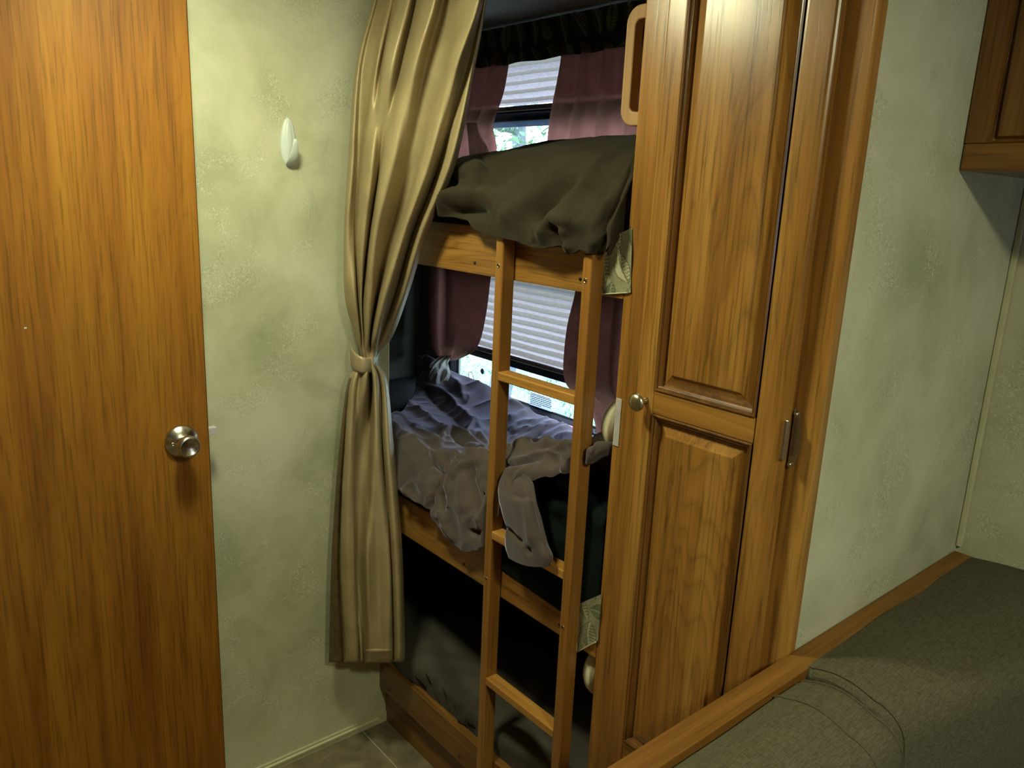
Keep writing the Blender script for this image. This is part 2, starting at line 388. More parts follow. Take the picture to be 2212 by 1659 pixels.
# baseboard
bb = struct('baseboard_left', [(-1.6, XK, YW-0.006, YW, 0, 0.03)], TRIM, 'low vinyl baseboard under the hook wall', 0.001)
boxes('bead', [(-1.6, XK-0.03, YW-0.010, YW-0.006, 0.018, 0.023)], TRIMH, bb, 0.001)
struct('trim_1', [(XS-0.012, XS-0.002, YR-0.018, YR-0.008, 0.85, ZC)], TRIM, 'pale vertical corner strip above the bench', 0.002)
struct('trim_2', [(XK-0.001, XK+0.002, YW-0.002, YW+0.047, 0, ZC)], TRIMH, 'thin pale edge strip at the end of the hook wall', 0.0004)

# interior door
dr = thing('door_1', 'wood grain laminate door with round metal knob', None, (0.2, 1.64, 0), kind='structure')
boxes('door_panel', [(-0.12, 0.5545, 1.648, 1.678, 0.012, 1.93)], WD, dr, 0.0015)
boxes('edge_band', [(0.5545, 0.5555, 1.648, 1.678, 0.012, 1.93)], WDK, dr)
kp = at(391.5, 952, 1, 1.648)
kn = lathe('knob_rose', [(0.0345, 0), (0.0345, 0.004), (0.033, 0.007), (0.020, 0.014), (0.013, 0.018), (0.0001, 0.018)], kp, (0, -1, 0), STEEL, dr, 48)
lathe('door_knob', [(0.012, 0.012), (0.012, 0.024), (0.018, 0.030), (0.0225, 0.038), (0.0235, 0.046), (0.022, 0.053), (0.018, 0.056), (0.0165, 0.0545), (0.0001, 0.052)], kp, (0, -1, 0), STEEL, kn, 48)
lathe('screw', [(0.0042, 0), (0.0042, 0.0030), (0.0034, 0.0040), (0.0020, 0.0040), (0.0015, 0.001), (0.0001, 0.001)], kp+Vector((-0.0215, -0.0115, -0.001)), (0, -1, 0), STEEL, kn, 16)
lp = at(456, 933, 1, 1.65)
boxes('latch_bolt', [(0.555, at(469, 933, 1, 1.655).x, 1.655, 1.671, lp.z-0.009, lp.z+0.007)], PLATE, dr, 0.001)
boxes('paint_chip', [(0.234, 0.238, 1.6476, 1.6481, 1.222, 1.225)], WHITE, dr)

# ------------------------------------------------------------ wall hook
hk = thing('wall_hook', 'white oval adhesive plastic hook high on the green wall', 'hook', (0.783, YW, 1.589))
def ellgrid(name, c, a, b, dep, mat, par, n=40, m=10):
    vs, fs = [], []
    for j in range(m+1):
        t = j/m; r = math.cos(t*math.pi/2)**0.75 if j < m else 0.0
        y = -dep*math.sin(t*math.pi/2)
        for i in range(n):
            w = 2*math.pi*i/n
            sz = 1.0
            xx = a*r*math.cos(w)*(1-0.12*math.sin(w)); zz = b*r*math.sin(w)
            vs.append(Vector(c)+Vector((xx, y, zz)))
    for j in range(m):
        for i in range(n): fs.append((j*n+i, (j+1)*n+i, (j+1)*n+(i+1) % n, j*n+(i+1) % n))
    return mesh(name, vs, fs, mat, par, True)
ellgrid('back_plate', (0.783, YW, 1.589), 0.0185, 0.053, 0.007, WHITE, hk)
# hook arm: starts low on the plate, curves out and up; cross sections are flattened
pth = [(0.0, -0.046, 0.005), (0.0, -0.043, 0.013), (0.0, -0.037, 0.021), (0.0, -0.027, 0.028), (0.0, -0.014, 0.033), (0.0, 0.0, 0.036), (0.0, 0.007, 0.037)]
vs, fs = [], []; n = 16
wid = [0.009, 0.0115, 0.0115, 0.0095, 0.0075, 0.0055, 0.003]; thk = [0.005, 0.0038, 0.003, 0.0026, 0.0022, 0.0017, 0.001]
for i, (dx, dz, dy) in enumerate(pth):
    p = Vector((0.783+dx, YW-dy, 1.589+dz)); q0 = pth[max(i-1, 0)]; q1 = pth[min(i+1, len(pth)-1)]
    tdir = Vector((0, -(q1[2]-q0[2]), q1[1]-q0[1])).normalized(); nn = Vector((0, tdir.z, -tdir.y))
    for k in range(n):
        w = 2*math.pi*k/n; vs.append(p+Vector((1, 0, 0))*wid[i]*math.cos(w)+nn*thk[i]*math.sin(w))
for i in range(len(pth)-1):
    for k in range(n): fs.append((i*n+k, i*n+(k+1) % n, (i+1)*n+(k+1) % n, (i+1)*n+k))
fs.append(tuple(range((len(pth)-1)*n, len(pth)*n)))
mesh('hook_arm', vs, fs, WHITE, hk, True)
ellgrid('raised_centre', (0.782, YW-0.004, 1.596), 0.0095, 0.036, 0.0045, WHITE, hk)

# ------------------------------------------------------------ wardrobe
YL, YG = 0.905, 0.521       # left and right ends of the face frame
wr = thing('wardrobe', 'tall honey oak wardrobe with raised panel door beside the bunks', 'wardrobe', (XF, 0.71, 0))
boxes('side_panel', [(XF+0.02, XW-0.005, YL-0.018, YL-0.002, 0, ZC-0.003)], WZ, wr)
boxes('side_panel', [(XF+0.02, XF+0.05, YG+0.004, YG+0.02, 0, ZC-0.003)], WZ, wr)
boxes('frame_stile', [(XF, XF+0.022, 0.835, YL, 0, ZC-0.003)], WZ, wr, 0.0025)
boxes('frame_stile', [(XF, XF+0.022, YG, 0.585, 0, ZC-0.003)], WZ, wr, 0.0025)
boxes('frame_rail', [(XF, XF+0.02, 0.585, 0.835, 0.38, 0.50)], WY, wr, 0.001)
boxes('kick_panel', [(XF+0.003, XF+0.018, 0.585, 0.835, 0.0, 0.38)], WZ, wr, 0.001)
boxes('frame_rail', [(XF, XF+0.02, 0.585, 0.835, 1.93, ZC-0.003)], WY, wr, 0.001)
# door
DX0, DX1 = XF-0.021, XF-0.001
dY0, dY1 = 0.562, 0.842; oY0, oY1 = 0.611, 0.803
dz0, dz1 = 0.458, 1.96
wd_ = boxes('cabinet_door', [(DX1-0.004, DX1, dY0+0.003, dY1-0.003, dz0+0.003, dz1-0.003)], WDK, wr)
wd_['label'] = 'raised panel oak wardrobe door'
boxes('stile', [(DX0, DX1, oY1, dY1, dz0, dz1)], WZ, wd_, 0.004, 3)
boxes('stile', [(DX0, DX1, dY0, oY0, dz0, dz1)], WZ, wd_, 0.006, 3)
boxes('rail', [(DX0+0.0005, DX1-0.001, oY0, oY1, dz0+0.004, 0.522)], WY, wd_, 0.002)
boxes('rail', [(DX0+0.0005, DX1-0.001, oY0, oY1, 1.154, 1.194)], WY, wd_, 0.002)
boxes('rail', [(DX0+0.0005, DX1-0.001, oY0, oY1, 1.90, dz1)], WY, wd_, 0.002)
def rings(name, rr, mat, par, cap=True):
    vs, fs = [], []
    for (y0, y1, z0, z1, x) in rr:
        vs += [(x, y0, z0), (x, y1, z0), (x, y1, z1), (x, y0, z1)]
    for i in range(len(rr)-1):
        for k in range(4):
            fs.append((i*4+k, i*4+(k+1) % 4, i*4+4+(k+1) % 4, i*4+4+k))
    if cap: b = (len(rr)-1)*4; fs.append((b, b+1, b+2, b+3))
    return mesh(name, vs, fs, mat, par, flip=True)
def raised(z0, z1, label):
    y0, y1 = oY0, oY1
    def R(i, x): return (y0+i, y1-i, z0+i, z1-i, x)
    mo = rings('moulding', [R(0, DX0), R(0.0016, DX0-0.0022), R(0.0036, DX0-0.0018), R(0.0045, DX0+0.002), R(0.0065, DX0+0.001), R(0.0085, DX0+0.003), R(0.0095, DX0+0.0095), R(0.013, DX0+0.0105)], WDK2, wd_, False)
    pn = rings('raised_panel', [R(0.009, DX0+0.0115), R(0.011, DX0+0.0115), R(0.030, DX0+0.0035), R(0.0315, DX0+0.001), R(0.033, DX0+0.0005)], WZp, wd_)
    pn['label'] = label
raised(0.522, 1.154, 'lower raised oak panel')
raised(1.194, 1.90, 'upper raised oak panel with cathedral grain')
# knob
kb = at(1395, 865, 0, DX0)
lathe('knob', [(0.0065, 0), (0.0055, 0.004), (0.0042, 0.010), (0.0052, 0.014), (0.0125, 0.0185), (0.0152, 0.022), (0.0155, 0.0245), (0.013, 0.0285), (0.007, 0.031), (0.0001, 0.0317)], kb, (-1, 0, 0), BRASS, wd_, 32)['label'] = 'oval brushed brass door knob'
# hinge (on the frame, beside the door edge)
hz = 1.1745; hn = boxes('hinge', [(XF-0.022, XF-0.018, 0.556, 0.562, hz-0.030, hz+0.030)], STEEL, wr, 0.0015)
vs, fs = [], []
prof = [(-0.044, 0.001), (-0.040, 0.0055), (-0.032, 0.0085), (-0.018, 0.011), (0, 0.0125), (0.018, 0.011), (0.032, 0.0085), (0.040, 0.0055), (0.044, 0.001)]
for x in (XF-0.004, XF-0.0065):
    for (z, w) in prof: vs += [(x, 0.5585, hz+z), (x+(0.0015 if x < XF-0.005 else 0), 0.5585-w*1.3, hz+z)]
m_ = len(prof)*2
for s in (0, 1):
    for i in range(len(prof)-1):
        a = s*m_+i*2; f = (a, a+1, a+3, a+2); fs.append(f if s else f[::-1])
for i in range(len(prof)-1):
    a = i*2+1; fs.append((a, a+2, a+2+m_, a+m_))
hl = mesh('hinge_leaf', vs, fs, STEEL, hn)
for k in range(4):
    z0 = hz-0.028+k*0.0143
    lathe('knuckle', [(0.0032, 0), (0.0032, 0.0140)], (XF-0.0235, 0.5595, z0), (0, 0, 1), STEEL, hn, 16, False)
for dz in (-0.039, 0.037):
    lathe('screw', [(0.0034, 0), (0.0034, 0.0015), (0.002, 0.003), (0.0001, 0.0032)], (XF-0.0065, 0.5555, hz+dz), (-1, 0, 0), STEEL, hn, 12)
# metal strip on the left stile
boxes('metal_strip', [(XF-0.0015, XF, 0.889, 0.9025, 1.068, 1.156)], PLATE, wr, 0.0005)['label'] = 'flat grey strip on the left frame edge'
# wooden grab handle on the side of the wardrobe, reaching into the bunk
gx = 1.07; y_out, y_in = 0.978, 0.962; gz0, gz1 = 1.622, 1.815
bm = bmesh.new()
def rrect(y0, y1, z0, z1, r, n=6):
    pts = [(y0, z0)]
    for k in range(n+1):
        a = -math.pi/2+k*math.pi/2/n; pts.append((y1-r+r*math.cos(a), z0+r+r*math.sin(a)))
    for k in range(n+1):
        a = k*math.pi/2/n; pts.append((y1-r+r*math.cos(a), z1-r+r*math.sin(a)))
    pts.append((y0, z1)); return pts
out = rrect(YL-0.001, 0.980, gz0, gz1, 0.028); inn = rrect(YL-0.001, 0.9595, gz0+0.023, gz1-0.023, 0.011)
nP = len(out)
vs = [(x, y, z) for x in (gx-0.011, gx+0.011) for pts in (out, inn) for (y, z) in pts]
fs = []
for i in range(nP-1):
    fs.append((i, i+1, nP+i+1, nP+i)[::-1]); fs.append((2*nP+i, 2*nP+i+1, 3*nP+i+1, 3*nP+i))
    fs.append((i, i+1, 2*nP+i+1, 2*nP+i)); fs.append((nP+i, nP+i+1, 3*nP+i+1, 3*nP+i)[::-1])
gh = mesh('grab_handle', vs, fs, WH, wr)
md = gh.modifiers.new('b', 'BEVEL'); md.width = 0.003; md.segments = 3; md.limit_method = 'ANGLE'; md.angle_limit = math.radians(50)
gh['label'] = 'pale wooden loop grab handle at the top of the side'

# round lamps on the wardrobe side
for (zc, nm) in ((1.088, 'round cream lamp on wardrobe side above the middle bunk'), (0.572, 'round cream lamp on wardrobe side above the lower bunk')):
    t = thing('reading_lamp', nm, 'lamp', (1.085, YL-0.002, zc))
    lathe('lamp_base', [(0.046, 0), (0.046, 0.020), (0.0001, 0.020)], (1.085, YL-0.002, zc), (0, 1, 0), WHITE, t)
    lathe('lamp_lens', [(0.056, 0.020), (0.058, 0.028), (0.056, 0.038), (0.048, 0.048), (0.032, 0.055), (0.012, 0.058), (0.0001, 0.0585)], (1.085, YL-0.002, zc), (0, 1, 0), CREAM, t)

# ------------------------------------------------------------ bunks
bset = [('upper', 1.331, 1.432), ('middle', 0.631, 0.732), ('lower', 0.117, 0.207)]
for nm, z0, z1 in bset:
    t = thing('bunk_bed', {'upper': 'upper bunk with oak front board, black screws and ladder hooked on', 'middle': 'middle bunk with oak front board under the grey brown blanket', 'lower': 'lower bunk with oak front board, its colour darkened for the shade near the floor'}[nm], 'bunk', (XF, 1.3, z0), 'three stacked bunks')
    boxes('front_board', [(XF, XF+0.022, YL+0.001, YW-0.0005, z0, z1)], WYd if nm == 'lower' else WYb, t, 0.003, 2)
    boxes('base_panel', [(XF+0.022, XW-0.002, YL+0.002, YW-0.001, z0+0.03, z0+0.045), (XK+0.002, XW-0.002, YW, YE-0.002, z0+0.03, z0+0.045)], MATT, t)
    if nm == 'lower':
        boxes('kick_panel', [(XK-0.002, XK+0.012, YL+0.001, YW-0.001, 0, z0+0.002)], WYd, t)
    ys = {'upper': (1.328, 1.012), 'middle': (1.334, 1.008), 'lower': (1.66, 1.328)}[nm]
    for y in ys:
        zz = z0+(0.024 if nm != 'lower' else 0.018)
        lathe('screw_head', [(0.0035, -0.001), (0.0035, 0.0012), (0.002, 0.0024), (0.0001, 0.0028)], (XF, y, zz), (-1, 0, 0), BLACKM, t, 14)
# mattresses
mb = {}
for nm, z0, z1, lab in (('upper', 1.377, 1.46, 'dark mattress under the brown fleece on the upper bunk'), ('middle', 0.677, 0.785, 'dark mattress under the blanket on the middle bunk'), ('lower', 0.163, 0.228, 'dark mattress on the lower bunk under charcoal blanket')):
    o = boxes('mattress', [(XK+0.006, XW-0.03, YL+0.004, YE-0.02, z0, z1)], MATT, None, 0.02, 3)
    tag(o, lab, 'mattress', 'bunk mattresses')

# ------------------------------------------------------------ ladder
ld = thing('ladder', 'narrow honey wood bunk ladder standing against the bunk boards', 'ladder', (1.0, 1.085, 0))
for y0 in (1.1955, 0.9525):
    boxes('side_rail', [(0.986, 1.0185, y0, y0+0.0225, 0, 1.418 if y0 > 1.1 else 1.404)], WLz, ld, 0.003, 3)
for z in (0.095, 0.443, 0.798, 1.148):
    boxes('rung', [(0.9862, 1.0175, 0.974, 1.197, z-0.0185, z)], WLy, ld, 0.003, 3)
for (y, z) in ((1.2075, 1.361), (0.9655, 1.358), (1.2075, 0.682), (0.9655, 0.682)):
    o = lathe('bolt_insert', [(0.0048, 0), (0.0048, 0.0008), (0.0034, 0.001), (0.0030, -0.001), (0.0001, -0.001)], (0.986, y, z), (-1, 0, 0), GOLDB, ld, 18)
    lathe('bolt_socket', [(0.0028, 0), (0.0028, 0.0006), (0.0001, 0.0006)], (0.9858, y, z), (-1, 0, 0), BLACKM, o, 6)

# ------------------------------------------------------------ cloth with creases
def seg_d(p, a, b):
    ax, ay = a; bx, by = b; dx, dy = bx-ax, by-ay; L = dx*dx+dy*dy
    t = max(0, min(1, ((p[0]-ax)*dx+(p[1]-ay)*dy)/L)) if L else 0
    qx, qy = ax+t*dx, ay+t*dy; d = math.hypot(p[0]-qx, p[1]-qy)
    s = 1 if (dx*(p[1]-ay)-dy*(p[0]-ax)) > 0 else -1
    return d, s, t
def crease(p, cl, wf=1.0):
    tot = 0
    for (pts, amp, w1, w2) in cl:
        best = None; n_ = len(pts)-1
        for i in range(n_):
            d, s, t = seg_d(p, pts[i], pts[i+1])
            if best is None or d < best[0]: best = (d, s, (i+t)/n_)
        w = (w1 if best[1] > 0 else w2)*wf
        if best[0] < 3*w:
            end = min(1.0, 4.0*best[2]+0.25, 4.0*(1-best[2])+0.25)
            tot += amp*end*math.exp(-(best[0]/w)**1.6)
    return tot
def T(cl, off, s):   # crop coordinates -> photo pixels
    return [([(off[0]+x/s, off[1]+y/s) for x, y in pts], a, w1, w2) for pts, a, w1, w2 in cl]
def cloth(name, base, cl, mat, parent, thick=0.004, wob=0.004, wsc=7.0, gain=1.0, rid=0.0, clampx=False, wf=1.0):
    R, C = len(base), len(base[0]); out = []
    for i in range(R):
        row = []
        for j in range(C):
            p = base[i][j]
            a = base[min(i+1, R-1)][j]-base[max(i-1, 0)][j]; b = base[i][min(j+1, C-1)]-base[i][max(j-1, 0)]
            nn = a.cross(b)
            if nn.length < 1e-9: nn = Vector((-1, 0, 0.5))
            nn.normalize()
            if nn.dot(CAM-p) < 0: nn = -nn
            px = proj(p); d = gain*crease(px, cl, wf)+wob*noise.noise(p*wsc)+wob*0.4*noise.noise(p*wsc*2.7)
            if rid: d += rid*((1-abs(noise.noise(Vector((p.x*5, p.y*13, p.z*9)))))**5-0.3)
            q = p+nn*d
            if clampx:
                for ya, yb_ in ((1.193, 1.221), (0.949, 0.978)):
                    e = max(ya-q.y, q.y-yb_, 0)
                    lim = 1.003-e*0.9
                    if e < 0.04 and q.x < lim and q.z > 0.5: q.x = lim
            row.append(q)
        out.append(row)
    return grid(name, out, mat, parent, thick)

# upper blanket -----------------------------------------------------------
hem = [(940, 466), (949, 469), (985, 471), (1007, 475), (1028, 497), (1050, 506), (1072, 512), (1111, 520), (1137, 530), (1155, 535), (1176, 538), (1196, 534), (1211, 532), (1218, 540), (1226, 547), (1235, 549), (1243, 546), (1252, 540), (1263, 543), (1274, 549), (1304, 559), (1312, 545), (1321, 527), (1333, 512), (1345, 499), (1352, 485), (1360, 472)]
XHU = [(1040, 0.984), (1080, 0.975), (1290, 0.975), (1325, 0.992), (1345, 1.012), (1362, 1.050)]
def hp(x, y, tab):
    return at(x, y, 0, lerpt(tab, x))
hemw = sorted([(hp(x, y, XHU).y, hp(x, y, XHU).z, lerpt(XHU, x)) for x, y in hem])
hemx = [(a, c) for a, b, c in hemw]; hemw = [(a, b) for a, b, c in hemw]
sil = [(900, 372), (965, 362), (1000, 358), (1040, 353), (1065, 354), (1085, 352), (1100, 345), (1130, 325), (1170, 313), (1200, 308), (1240, 304), (1290, 300), (1330, 297), (1375, 296), (1450, 296)]
silw = sorted([(at(x, y, 0, 1.36).y, at(x, y, 0, 1.36).z) for x, y in sil])
base = []
NU, NV = 220, 130
for j in range(NV+1):
    v = j/NV; row = []
    for i in range(NU+1):
        u = i/NU
        # front edge runs Y 1.70 -> 0.885, back of the bed spreads to 2.3 -> 0.93
        yf = 1.70+(0.914-1.70)*u; yb = 2.35+(0.93-2.35)*u
        ym = 2.02+(0.915-2.02)*u
        zh = smt(hemw, yf) if yf < hemw[-1][0] else hemw[-1][1]+0.02
        zs = smt(silw, ym)
        crest = zh+0.62*(zs-zh)
        P = [(XW-0.035, yb, max(1.465, zs-0.10)), (1.52, yb*0.75+ym*0.25, zs-0.025), (1.36, ym, zs), (1.17, (ym*0.55+yf*0.45), zs-0.032), (1.055, (ym*0.2+yf*0.8), crest+0.01), (lerpt(hemx, yf)+0.014, yf, zh+0.45*(crest-zh)), (lerpt(hemx, yf), yf, zh)]
        t = v*(len(P)-1)
        row.append(Vector((cr([q[0] for q in P], t), cr([q[1] for q in P], t), cr([q[2] for q in P], t))))
    base.append(row)
cl = T([([(200, 660), (250, 550), (330, 495), (430, 490), (480, 545)], 0.024, 22, 34), ([(250, 740), (330, 680), (420, 620), (480, 560)], 0.014, 12, 12),
        ([(220, 640), (300, 610), (400, 560)], -0.022, 14, 14), ([(160, 860), (250, 730), (400, 690), (600, 665), (780, 640)], 0.020, 26, 14),
        ([(290, 830), (450, 820), (640, 800)], -0.016, 14, 14), ([(1500, 420), (1350, 570), (1200, 740), (1050, 930)], -0.026, 22, 22),
        ([(1420, 430), (1150, 640), (850, 840), (740, 930)], 0.013, 22, 22), ([(1280, 1000), (1420, 700), (1600, 500)], 0.008, 30, 30),
        ([(1170, 1150), (1200, 1030), (1260, 960), (1330, 930), (1450, 940), (1620, 945)], 0.016, 16, 20), ([(1330, 960), (1350, 1060), (1390, 1180)], -0.020, 8, 8),
        ([(1400, 990), (1400, 1100), (1450, 1230)], 0.012, 10, 12), ([(1650, 1180), (1750, 1050), (1850, 940)], 0.008, 10, 12),
        ([(1100, 1130), (1080, 1020), (1110, 960)], 0.006, 10, 12), ([(950, 320), (780, 470), (690, 620)], -0.009, 22, 22),
        ([(500, 640), (520, 450), (600, 370)], 0.010, 14, 16), ([(640, 440), (610, 380), (570, 340)], -0.010, 6, 6),
        ([(700, 620), (900, 560), (1150, 420)], 0.006, 24, 24), ([(1750, 700), (1800, 500), (1850, 380)], -0.010, 30, 30)], (920, 280), 4.608)
bl = cloth('blanket', base, cl, FL_TOP, None, 0.005, 0.005, 6, 1.3, 0.003, False, 0.95)
tag(bl, 'dark brown fleece blanket heaped on the upper bunk and hanging over its board', 'blanket')

# middle blanket ----------------------------------------------------------
hemM = [(838, 1030), (847, 1046), (868, 1062), (892, 1075), (915, 1084), (933, 1100), (941, 1122), (952, 1140), (963, 1157), (985, 1177), (1009, 1191), (1030, 1188), (1044, 1181), (1060, 1165), (1072, 1120), (1085, 1065), (1105, 1035), (1147, 1037), (1185, 1030), (1223, 1021), (1272, 1002), (1315, 983), (1335, 975)]
XHM = [(840, 0.996), (1285, 1.000), (1310, 1.018), (1328, 1.050)]
hw = sorted([(hp(x, y, XHM).y, hp(x, y, XHM).z, lerpt(XHM, x)) for x, y in hemM])
hwx = [(a, c) for a, b, c in hw]; hw = [(a, b) for a, b, c in hw]
crM = [(835, 890), (846, 905), (880, 945), (927, 978), (960, 985), (990, 989), (1030, 981), (1055, 984), (1096, 970), (1139, 963), (1226, 960), (1275, 955), (1315, 940), (1340, 930)]
cw = sorted([(at(x, y, 0, 1.075).y, at(x, y, 0, 1.075).z) for x, y in crM])
bk = sorted([(at(x, y, 0, 1.655).y, at(x, y, 0, 1.655).z) for x, y in ((985, 806), (1050, 830), (1098, 857), (1130, 881), (1160, 895), (1197, 909), (1229, 920), (1290, 945), (1320, 955))])
base = []; NU, NV = 300, 170
for j in range(NV+1):
    v = j/NV; row = []
    for i in range(NU+1):
        u = i/NU
        yf = 1.70+(0.914-1.70)*u; yc = 1.76+(0.93-1.76)*u; yb = 2.50+(0.93-2.50)*u
        zh = smt(hw, yf); zc = smt(cw, yc)
        sl = 0.03*math.exp(-((yb-2.42)/0.10)**2)
        P = [(XW-0.045, yb, lerpt(bk, yb)+sl), (1.50, yb*0.7+yc*0.3, 0.800+sl*0.4), (1.33, yb*0.42+yc*0.58, 0.815), (1.19, yb*0.2+yc*0.8, 0.83+0.35*(zc-0.83)), (1.075, yc, zc), (lerpt(hwx, yf)+0.022, yf, zc*0.72+zh*0.28), (lerpt(hwx, yf), yf, zc*0.35+zh*0.65), (lerpt(hwx, yf)-0.002, yf, zh)]
        t = v*(len(P)-1)
        row.append(Vector((cr([q[0] for q in P], t), cr([q[1] for q in P], t), cr([q[2] for q in P], t))))
    base.append(row)
cl = T([([(420, 300), (520, 340), (620, 385), (700, 500), (850, 620), (940, 690)], 0.010, 8, 10), ([(150, 380), (400, 520), (560, 640), (640, 740)], 0.010, 9, 11),
        ([(380, 300), (520, 440), (700, 580), (800, 700)], -0.008, 9, 8), ([(640, 230), (730, 330), (740, 420), (650, 470)], 0.009, 9, 9), ([(560, 250), (640, 330), (640, 400)], -0.006, 8, 8),
        ([(830, 590), (790, 650), (770, 700), (860, 700)], 0.012, 5, 6), ([(570, 770), (580, 710), (640, 680), (720, 700), (800, 745), (940, 810)], 0.012, 5, 6),
        ([(620, 700), (680, 740), (760, 790), (860, 850)], -0.010, 5, 5), ([(860, 690), (900, 740), (940, 800)], 0.010, 5, 6),
        ([(170, 540), (330, 620), (480, 720), (570, 800)], 0.012, 8, 9), ([(170, 600), (300, 700), (420, 800), (480, 850)], 0.006, 9, 9), ([(240, 560), (380, 640), (520, 740)], -0.008, 6, 6),
        ([(470, 840), (520, 880), (560, 875), (700, 880), (760, 930)], 0.016, 8, 7), ([(720, 860), (860, 850), (950, 870)], 0.010, 5, 5), ([(760, 770), (860, 800), (945, 850)], 0.007, 5, 5),
        ([(1090, 570), (1170, 560), (1260, 520)], 0.007, 8, 8), ([(1090, 690), (1160, 620), (1230, 600), (1330, 600)], 0.008, 6, 8), ([(1110, 740), (1200, 690), (1290, 640)], 0.009, 6, 9),
        ([(1130, 780), (1270, 710), (1390, 620), (1500, 590)], 0.009, 6, 9), ([(1290, 780), (1430, 700), (1580, 620)], 0.009, 6, 8), ([(1400, 790), (1500, 720), (1600, 690)], 0.007, 6, 7),
        ([(1100, 640), (1110, 680), (1180, 700)], -0.008, 8, 8), ([(1230, 770), (1370, 690)], -0.008, 6, 6), ([(1090, 420), (1200, 470), (1350, 500)], 0.006, 7, 7),
        ([(1080, 810), (1200, 785), (1350, 775), (1580, 780)], 0.012, 6, 4), ([(1080, 930), (1300, 890), (1450, 870), (1600, 900)], 0.010, 6, 9), ([(1300, 885), (1450, 840), (1600, 790), (1780, 790)], 0.008, 6, 7),
        ([(1080, 950), (1200, 920), (1350, 900)], -0.010, 5, 5), ([(1560, 960), (1740, 870), (1900, 780)], 0.014, 8, 8), ([(1750, 800), (1850, 730), (1920, 700)], 0.012, 6, 8),
        ([(490, 920), (530, 950), (580, 990)], -0.022, 6, 7), ([(500, 960), (550, 1020), (530, 1120), (480, 1240)], 0.012, 7, 6), ([(560, 1010), (540, 1100), (500, 1200), (490, 1290)], -0.014, 5, 5),
        ([(640, 900), (600, 1030), (570, 1180), (600, 1330)], -0.016, 5, 6), ([(690, 910), (640, 1040), (620, 1180)], 0.013, 8, 9), ([(930, 880), (800, 940), (720, 990), (660, 1070), (640, 1250)], 0.014, 7, 9),
        ([(840, 930), (820, 1050), (860, 1200), (860, 1370)], -0.010, 4, 5), ([(780, 980), (740, 1150), (760, 1330)], 0.012, 22, 16), ([(930, 960), (900, 1060), (920, 1180)], 0.010, 10, 10),
        ([(880, 1050), (900, 1150), (930, 1190)], -0.010, 5, 5), ([(800, 1460), (850, 1490), (900, 1450)], -0.018, 6, 6), ([(860, 1320), (900, 1420), (920, 1500)], 0.008, 9, 9),
        ([(200, 700), (300, 850), (420, 1000), (460, 1150)], 0.008, 16, 20), ([(260, 620), (190, 800), (200, 1000)], -0.008, 10, 12), ([(250, 1110), (350, 1190), (430, 1240)], 0.008, 8, 8),
        ([(560, 1290), (600, 1420), (700, 1560)], 0.008, 10, 12), ([(950, 1150), (940, 1250), (900, 1360)], 0.008, 8, 8)], (800, 750), 3.687)
bm_ = cloth('blanket', base, cl, FL_MID, None, 0.004, 0.003, 8, 1.3, 0.008, True, 0.8)
tag(bm_, 'rumpled grey brown fleece blanket on the middle bunk with a corner through the ladder', 'blanket')
# the corner that hangs through the ladder
Lf = [(1092, 1012), (1079, 1050), (1081, 1085), (1093, 1135), (1092, 1160), (1093, 1184), (1100, 1205)]
Rf = [(1132, 1012), (1150, 1042), (1156, 1080), (1168, 1120), (1181, 1172), (1193, 1200), (1188, 1222)]
base = []
for j in range(61):
    t = j/60*(len(Lf)-1); row = []
    lx, ly = cr([p[0] for p in Lf], t), cr([p[1] for p in Lf], t); rx, ry = cr([p[0] for p in Rf], t), cr([p[1] for p in Rf], t)
    xx = lerpt([(0, 1.02), (1, 0.990), (2, 0.975), (6, 0.973)], t)
    for i in range(31):
        s = i/30; bow = 0.013*math.sin(math.pi*s)*(0.4+0.6*min(1, t/2))
        dy = 10*math.sin(math.pi*s)*(t/6)**3
        row.append(at(lx+(rx-lx)*s, ly+(ry-ly)*s+dy, 0, xx-bow))
    base.append(row)
cl = T([([(1090, 1100), (1110, 1040), (1150, 990), (1200, 990), (1270, 1060)], 0.012, 5, 6), ([(1120, 1130), (1125, 1060), (1160, 1020)], -0.010, 4, 4), ([(1130, 1170), (1200, 1200), (1290, 1200)], -0.006, 6, 6),
        ([(1270, 1080), (1300, 1300), (1390, 1640)], -0.009, 5, 6), ([(1240, 1080), (1270, 1350), (1290, 1600)], 0.007, 9, 9), ([(1090, 1440), (1150, 1510), (1215, 1565)], -0.012, 4, 5), ([(1260, 1590), (1275, 1650)], -0.010, 4, 4)], (800, 750), 3.687)
fp = cloth('hanging_corner', base, cl, FL_MID, bm_, 0.005, 0.003, 14)

# dark teal pillow / bedding at the wardrobe end
base = []
for j in range(41):
    v = j/40; row = []
    for i in range(41):
        u = i/40; y = 1.20+(0.909-1.20)*u
        zt = 0.905+0.06*u; zb = 0.70-0.02*u
        P = [(1.22, zt-0.02), (1.10, zt), (1.035, zt-0.03), (1.0215, zt-0.10), (1.0195, zb+0.06), (1.0195, zb)]
        t = v*5
        row.append(Vector((max(1.0195, cr([q[0] for q in P], t)) if v > .5 else cr([q[0] for q in P], t), y, cr([q[1] for q in P], t))))
    base.append(row)
cl = T([([(1300, 1150), (1400, 1330), (1550, 1450)], -0.010, 10, 12), ([(1350, 1080), (1480, 1250), (1560, 1300)], 0.010, 16, 16), ([(1400, 1480), (1560, 1600)], 0.008, 14, 14), ([(1720, 1100), (1800, 1300), (1860, 1500)], 0.010, 14, 14)], (800, 750), 3.687)
tb = cloth('bed_sheet', base, cl, TEAL, None, 0.003, 0.003, 9)
tag(tb, 'dark teal bed sheet bulging over the middle bunk board behind the ladder', 'sheet')

